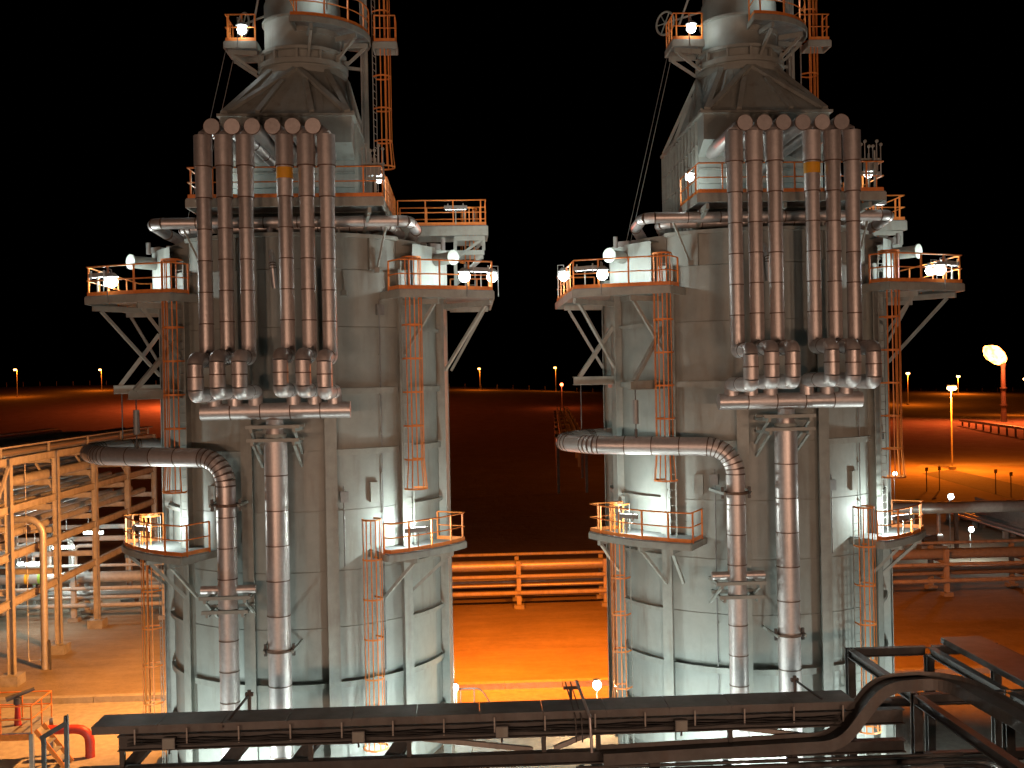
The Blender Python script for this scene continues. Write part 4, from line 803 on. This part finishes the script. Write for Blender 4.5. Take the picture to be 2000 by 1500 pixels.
# ------------------------------------------------------------------ flares
def flame(T, p, s, lean):
    mb = MB(); pts = []; rs = []
    for k, (f, r) in enumerate(((0, 0.3), (0.1, 0.68), (0.25, 0.95), (0.45, 1.05), (0.62, 0.98), (0.78, 0.78), (0.92, 0.45), (1.0, 0.12))):
        pts.append(p + Vector((lean[0] * f, lean[1] * f, lean[2] * f)) * s); rs.append(r * s * 0.34)
    mb.tube(pts, rs, 16); 
    for i, v in enumerate(mb.v): v += Vector((random.uniform(-1, 1), random.uniform(-1, 1), random.uniform(-1, 1))) * s * 0.03
    return T.part('flame', mb, 'flame')
fm_ = emis('flame', (1.0, 0.36, 0.06), 8); _t = fm_.node_tree; _n = _t.nodes.new('ShaderNodeTexNoise'); _n.inputs['Scale'].default_value = 0.55; _n.inputs['Detail'].default_value = 4
_g = _t.nodes.new('ShaderNodeNewGeometry'); _t.links.new(_g.outputs['Position'], _n.inputs['Vector']); _r = _t.nodes.new('ShaderNodeMapRange'); _r.inputs[1].default_value = 0.35; _r.inputs[2].default_value = 0.62; _r.inputs[3].default_value = 5; _r.inputs[4].default_value = 24
_t.links.new(_n.outputs['Fac'], _r.inputs[0]); _t.links.new(_r.outputs[0], _t.nodes['Principled BSDF'].inputs['Emission Strength'])
f = gp(1961, 832); hz = at(1955, 710, f.y).z
T = Thing('flare_stack', 'slim flare stack burning with a bright orange flame', 'flare', (f.x, f.y, 0), 'flare stacks')
T.part('stack', MB().tube([(f.x, f.y, 0), (f.x, f.y, hz)], [0.9, 0.55], 14), 'dark_steel'); T.part('base', MB().box((f.x, f.y, 0.6), (4, 4, 1.2)), 'concrete'); T.part('tip', MB().tube([(f.x, f.y, hz - 1.5), (f.x, f.y, hz + 0.2)], [0.6, 0.85], 14), 'dark_steel')
for z in (6, 11): T.part('collar', MB().tube([(f.x, f.y, z), (f.x, f.y, z + 0.3)], 1.05, 14), 'dark_steel')
flame(T, Vector((f.x + 0.6, f.y, hz + 0.6)), 6.8, (-0.85, 0.1, 0.62)); T.light('POINT', (f.x - 2, f.y - 5, hz + 4), 75000, FLARE, 2.0)
T = Thing('knockout_skid', 'low pipe and vessel skid on legs near the flare stack', 'machine', gp(1985, 842)); 
a = gp(1880, 838); b = gp(2060, 866)
for s in range(12):
    q = a.lerp(b, s / 11); T.part('leg', MB().beam((q.x, q.y, 0), (q.x, q.y, 2.2), 0.35, 0.35), 'dark_steel')
for k in range(2): T.part('pipe', MB().tube([(a.x, a.y + k * 1.2, 2.4), (b.x, b.y + k * 1.2, 2.4)], 0.35, 10), 'pipe_grey')
f = at(425, 790, 445); f.z = gh(f.x, f.y)
T = Thing('flare_stack', 'low second flare burning far out behind the rack-side furnace', 'flare', f, 'flare stacks')
T.part('stack', MB().tube([f, f + Vector((0, 0, 6))], [0.9, 0.55], 12), 'dark_steel'); flame(T, f + Vector((0, 0, 6.5)), 5, (0.6, 0, 0.7)); T.light('POINT', f + Vector((0, -5, 8.0)), 230000, FLARE, 2.0)

# ------------------------------------------------------------------ right-hand yard equipment
a = at(1780, 993, 92); T = Thing('large_pipe', 'large dark pipe running level across the yard on posts', 'pipe', (a.x, 92, 0))
for k in range(5): T.part('pipe_length', MB().tube([(a.x - 6 + k * 7, 92, a.z), (a.x + 0.98 + k * 7, 92, a.z)], 0.52, 18), 'pipe_grey'); T.part('post', MB().ibeam((a.x - 3 + k * 7, 92, 0), (a.x - 3 + k * 7, 92, a.z - 0.5), 0.3, 0.3, up=(0, 1, 0)), 'dark_steel')
a, b = gp(1905, 1012), gp(2040, 1062)
T = Thing('block_wall', 'low pale block retaining wall behind the pipe rack', 'wall', (a.x, a.y, 0)); d = (b - a); L = d.length; d.normalize(); nrm = Vector((-d.y, d.x, 0)); bm_ = MB().span((0.01, -0.2, 0.01), (0.99, 0.2, 0.59)).mesh('block'); setm(bm_, 'concrete')
for r_ in range(4):
    for k in range(int(L)): T.inst('block', bm_, a + d * (k + (0.5 if r_ % 2 else 0)) + Vector((0, 0, r_ * 0.6)), math.atan2(d.y, d.x))
for q, (px_, py_) in enumerate(((1735, 1040), (1770, 1028), (1820, 1035))):
    p = gp(px_, py_ + 40); T = Thing('pump_unit', ('dark pump unit by the flare-side furnace foot', 'dark pump unit under the large level pipe', 'dark pump unit next to the yard lamp')[q], 'pump', (p.x, p.y, 0), 'pump units')
    T.part('base', MB().box((p.x, p.y, 0.25), (2.4, 1.2, 0.5)), 'concrete'); T.part('motor', MB().tube([(p.x - 0.9, p.y, 1.0), (p.x + 0.3, p.y, 1.0)], 0.42, 14), 'dark_steel'); T.part('casing', MB().tube([(p.x + 0.35, p.y, 1.0), (p.x + 0.9, p.y, 1.0)], 0.55, 14), 'pipe_grey')
    T.part('riser', MB().tube([(p.x + 0.65, p.y, 1.0), (p.x + 0.65, p.y, 3.4), ], 0.16, 10), 'pipe_grey'); T.part('feet', MB().box((p.x - 0.2, p.y, 0.55), (1.9, 0.6, 0.2)), 'dark_steel')
for q, (px_, py_) in enumerate(((1810, 960), (1835, 958), (1975, 972), (1945, 965))):
    p = gp(px_, py_); T = Thing('marker_post', ('thin marker post of the near pair, closer to the furnace', 'thin marker post of the near pair, closer to the lamp post', 'thin marker post across the road, farther from the lamp post', 'thin marker post across the road, closer to the lamp post')[q], 'post', (p.x, p.y, 0), 'yard marker posts')
    T.part('pole', MB().tube([(p.x, p.y, 0), (p.x, p.y, 3.2)], 0.06, 6), 'dark_steel'); T.part('plate', MB().box((p.x, p.y - 0.08, 3.0), (0.4, 0.04, 0.5)), 'yellow')
for k in range(5):
    a_, b_ = gp(1838 + 13 * k, 1010 - k), gp(2010 + 16 * k, 1066 - 3 * k)
    T = Thing('trench_pipe', f'{N2[k]} sloping yard pipe counted outward from the pale block wall', 'pipe', (a_.x, a_.y, 0.5), 'yard pipes by the block wall')
    for q in range(3): T.part('pipe_length', MB().tube([a_.lerp(b_, q / 3) + Vector((0, 0, 0.8)), a_.lerp(b_, (q + 1) / 3 - 0.002) + Vector((0, 0, 0.8))], 0.14 + 0.05 * (k % 2), 10), ('pipe_grey', 'alu')[k % 2]); p_ = a_.lerp(b_, q / 3 + 0.1); T.part('shoe', MB().box((p_.x, p_.y, 0.33), (0.4, 0.4, 0.66)), 'concrete')
# low far pipe rack fading into the dark gap
T = Thing('far_rack', 'distant pipe rack on trestles out in the dark desert gap', 'pipe rack', (14, 160, 0))
for k in range(8):
    y = 150 + k * 22; x = 13.5 + k * 1.9
    for dx in (0, 4): T.part('leg', MB().beam((x + dx, y, 0), (x + dx, y, 7.2), 0.4, 0.4), 'rack_steel')
    T.part('cap_beam', MB().beam((x - 0.4, y, 7.0), (x + 4.4, y, 7.0), 0.4, 0.5), 'rack_steel')
for dx in (0.5, 1.6, 2.6, 3.5): T.part('pipe', MB().tube([(13.5 + dx, 148, 7.5), (13.5 + dx + 8 * 1.9, 148 + 8 * 22, 7.5)], 0.3, 8), 'pipe_grey')

# ------------------------------------------------------------------ floodlight masts behind the viewer
def mast(label, foot, top, heads):
    T = Thing('floodlight_mast', label, 'floodlight mast', foot, 'floodlight masts'); f = Vector(foot); t = Vector((f.x, f.y, top))
    T.part('pole', MB().tube([f, t], [0.25, 0.14], 10), 'steel'); T.part('cross_arm', MB().beam(t + Vector((-1.5, 0, 0)), t + Vector((1.5, 0, 0)), 0.12, 0.12), 'steel')
    for i, (aim, power, col, cone, blend, size) in enumerate(heads):
        p = t + Vector((-1.3 + 2.6 * i / max(1, len(heads) - 1), 0.25, 0.1)); d = (Vector(aim) - p).normalized()
        T.part('head', MB().beam(p - d * 0.25, p, 0.5, 0.4), 'housing'); T.light('SPOT', p + d * 0.05, power, col, size, cone=R(cone), blend=blend, aim=aim)
for q, (x, tx) in enumerate(((-19, -7), (-7, -6), (8, 11), (20, 13))):
    mast(('floodlight mast behind the viewer at the rack end', 'floodlight mast behind the viewer facing the rack-side furnace', 'floodlight mast behind the viewer facing the flare-side furnace', 'floodlight mast behind the viewer at the flare end')[q], (x, -5, 0), 11.5, [((tx, 40, 15), 4500, WARM, 60, 0.9, 0.5), ((tx, 40, 17), 4500, WARM, 60, 0.9, 0.5)])
# sodium floods on the backs of the furnaces light the yard
def back_flood(label, pos, aim, power, cone, col=SODIUM):
    flood(label, pos, aim, power, col, 0.3, 'glow_sodium', 'sodium_floodlight', 'sodium floods behind the furnaces', R(cone))
back_flood('sodium flood on the back of the rack-side furnace lighting the gap', AX1 + Vector((3.0, 6.1, 13)), (3.5, 61, 0), 36000, 92)
back_flood('sodium flood on the back of the flare-side furnace lighting the gap', AX2 + Vector((-3.0, 6.1, 13)), (3.0, 62, 0), 28000, 92)
back_flood('sodium flood on the back of the rack-side furnace lighting the tall rack', AX1 + Vector((-4.2, 4.6, 13)), (-21, 57, 1), 34000, 125, SODIUM_PALE)
back_flood('sodium flood on the back of the flare-side furnace lighting the pumps', AX2 + Vector((4.2, 4.6, 13)), (30, 62, 0), 15000, 100)
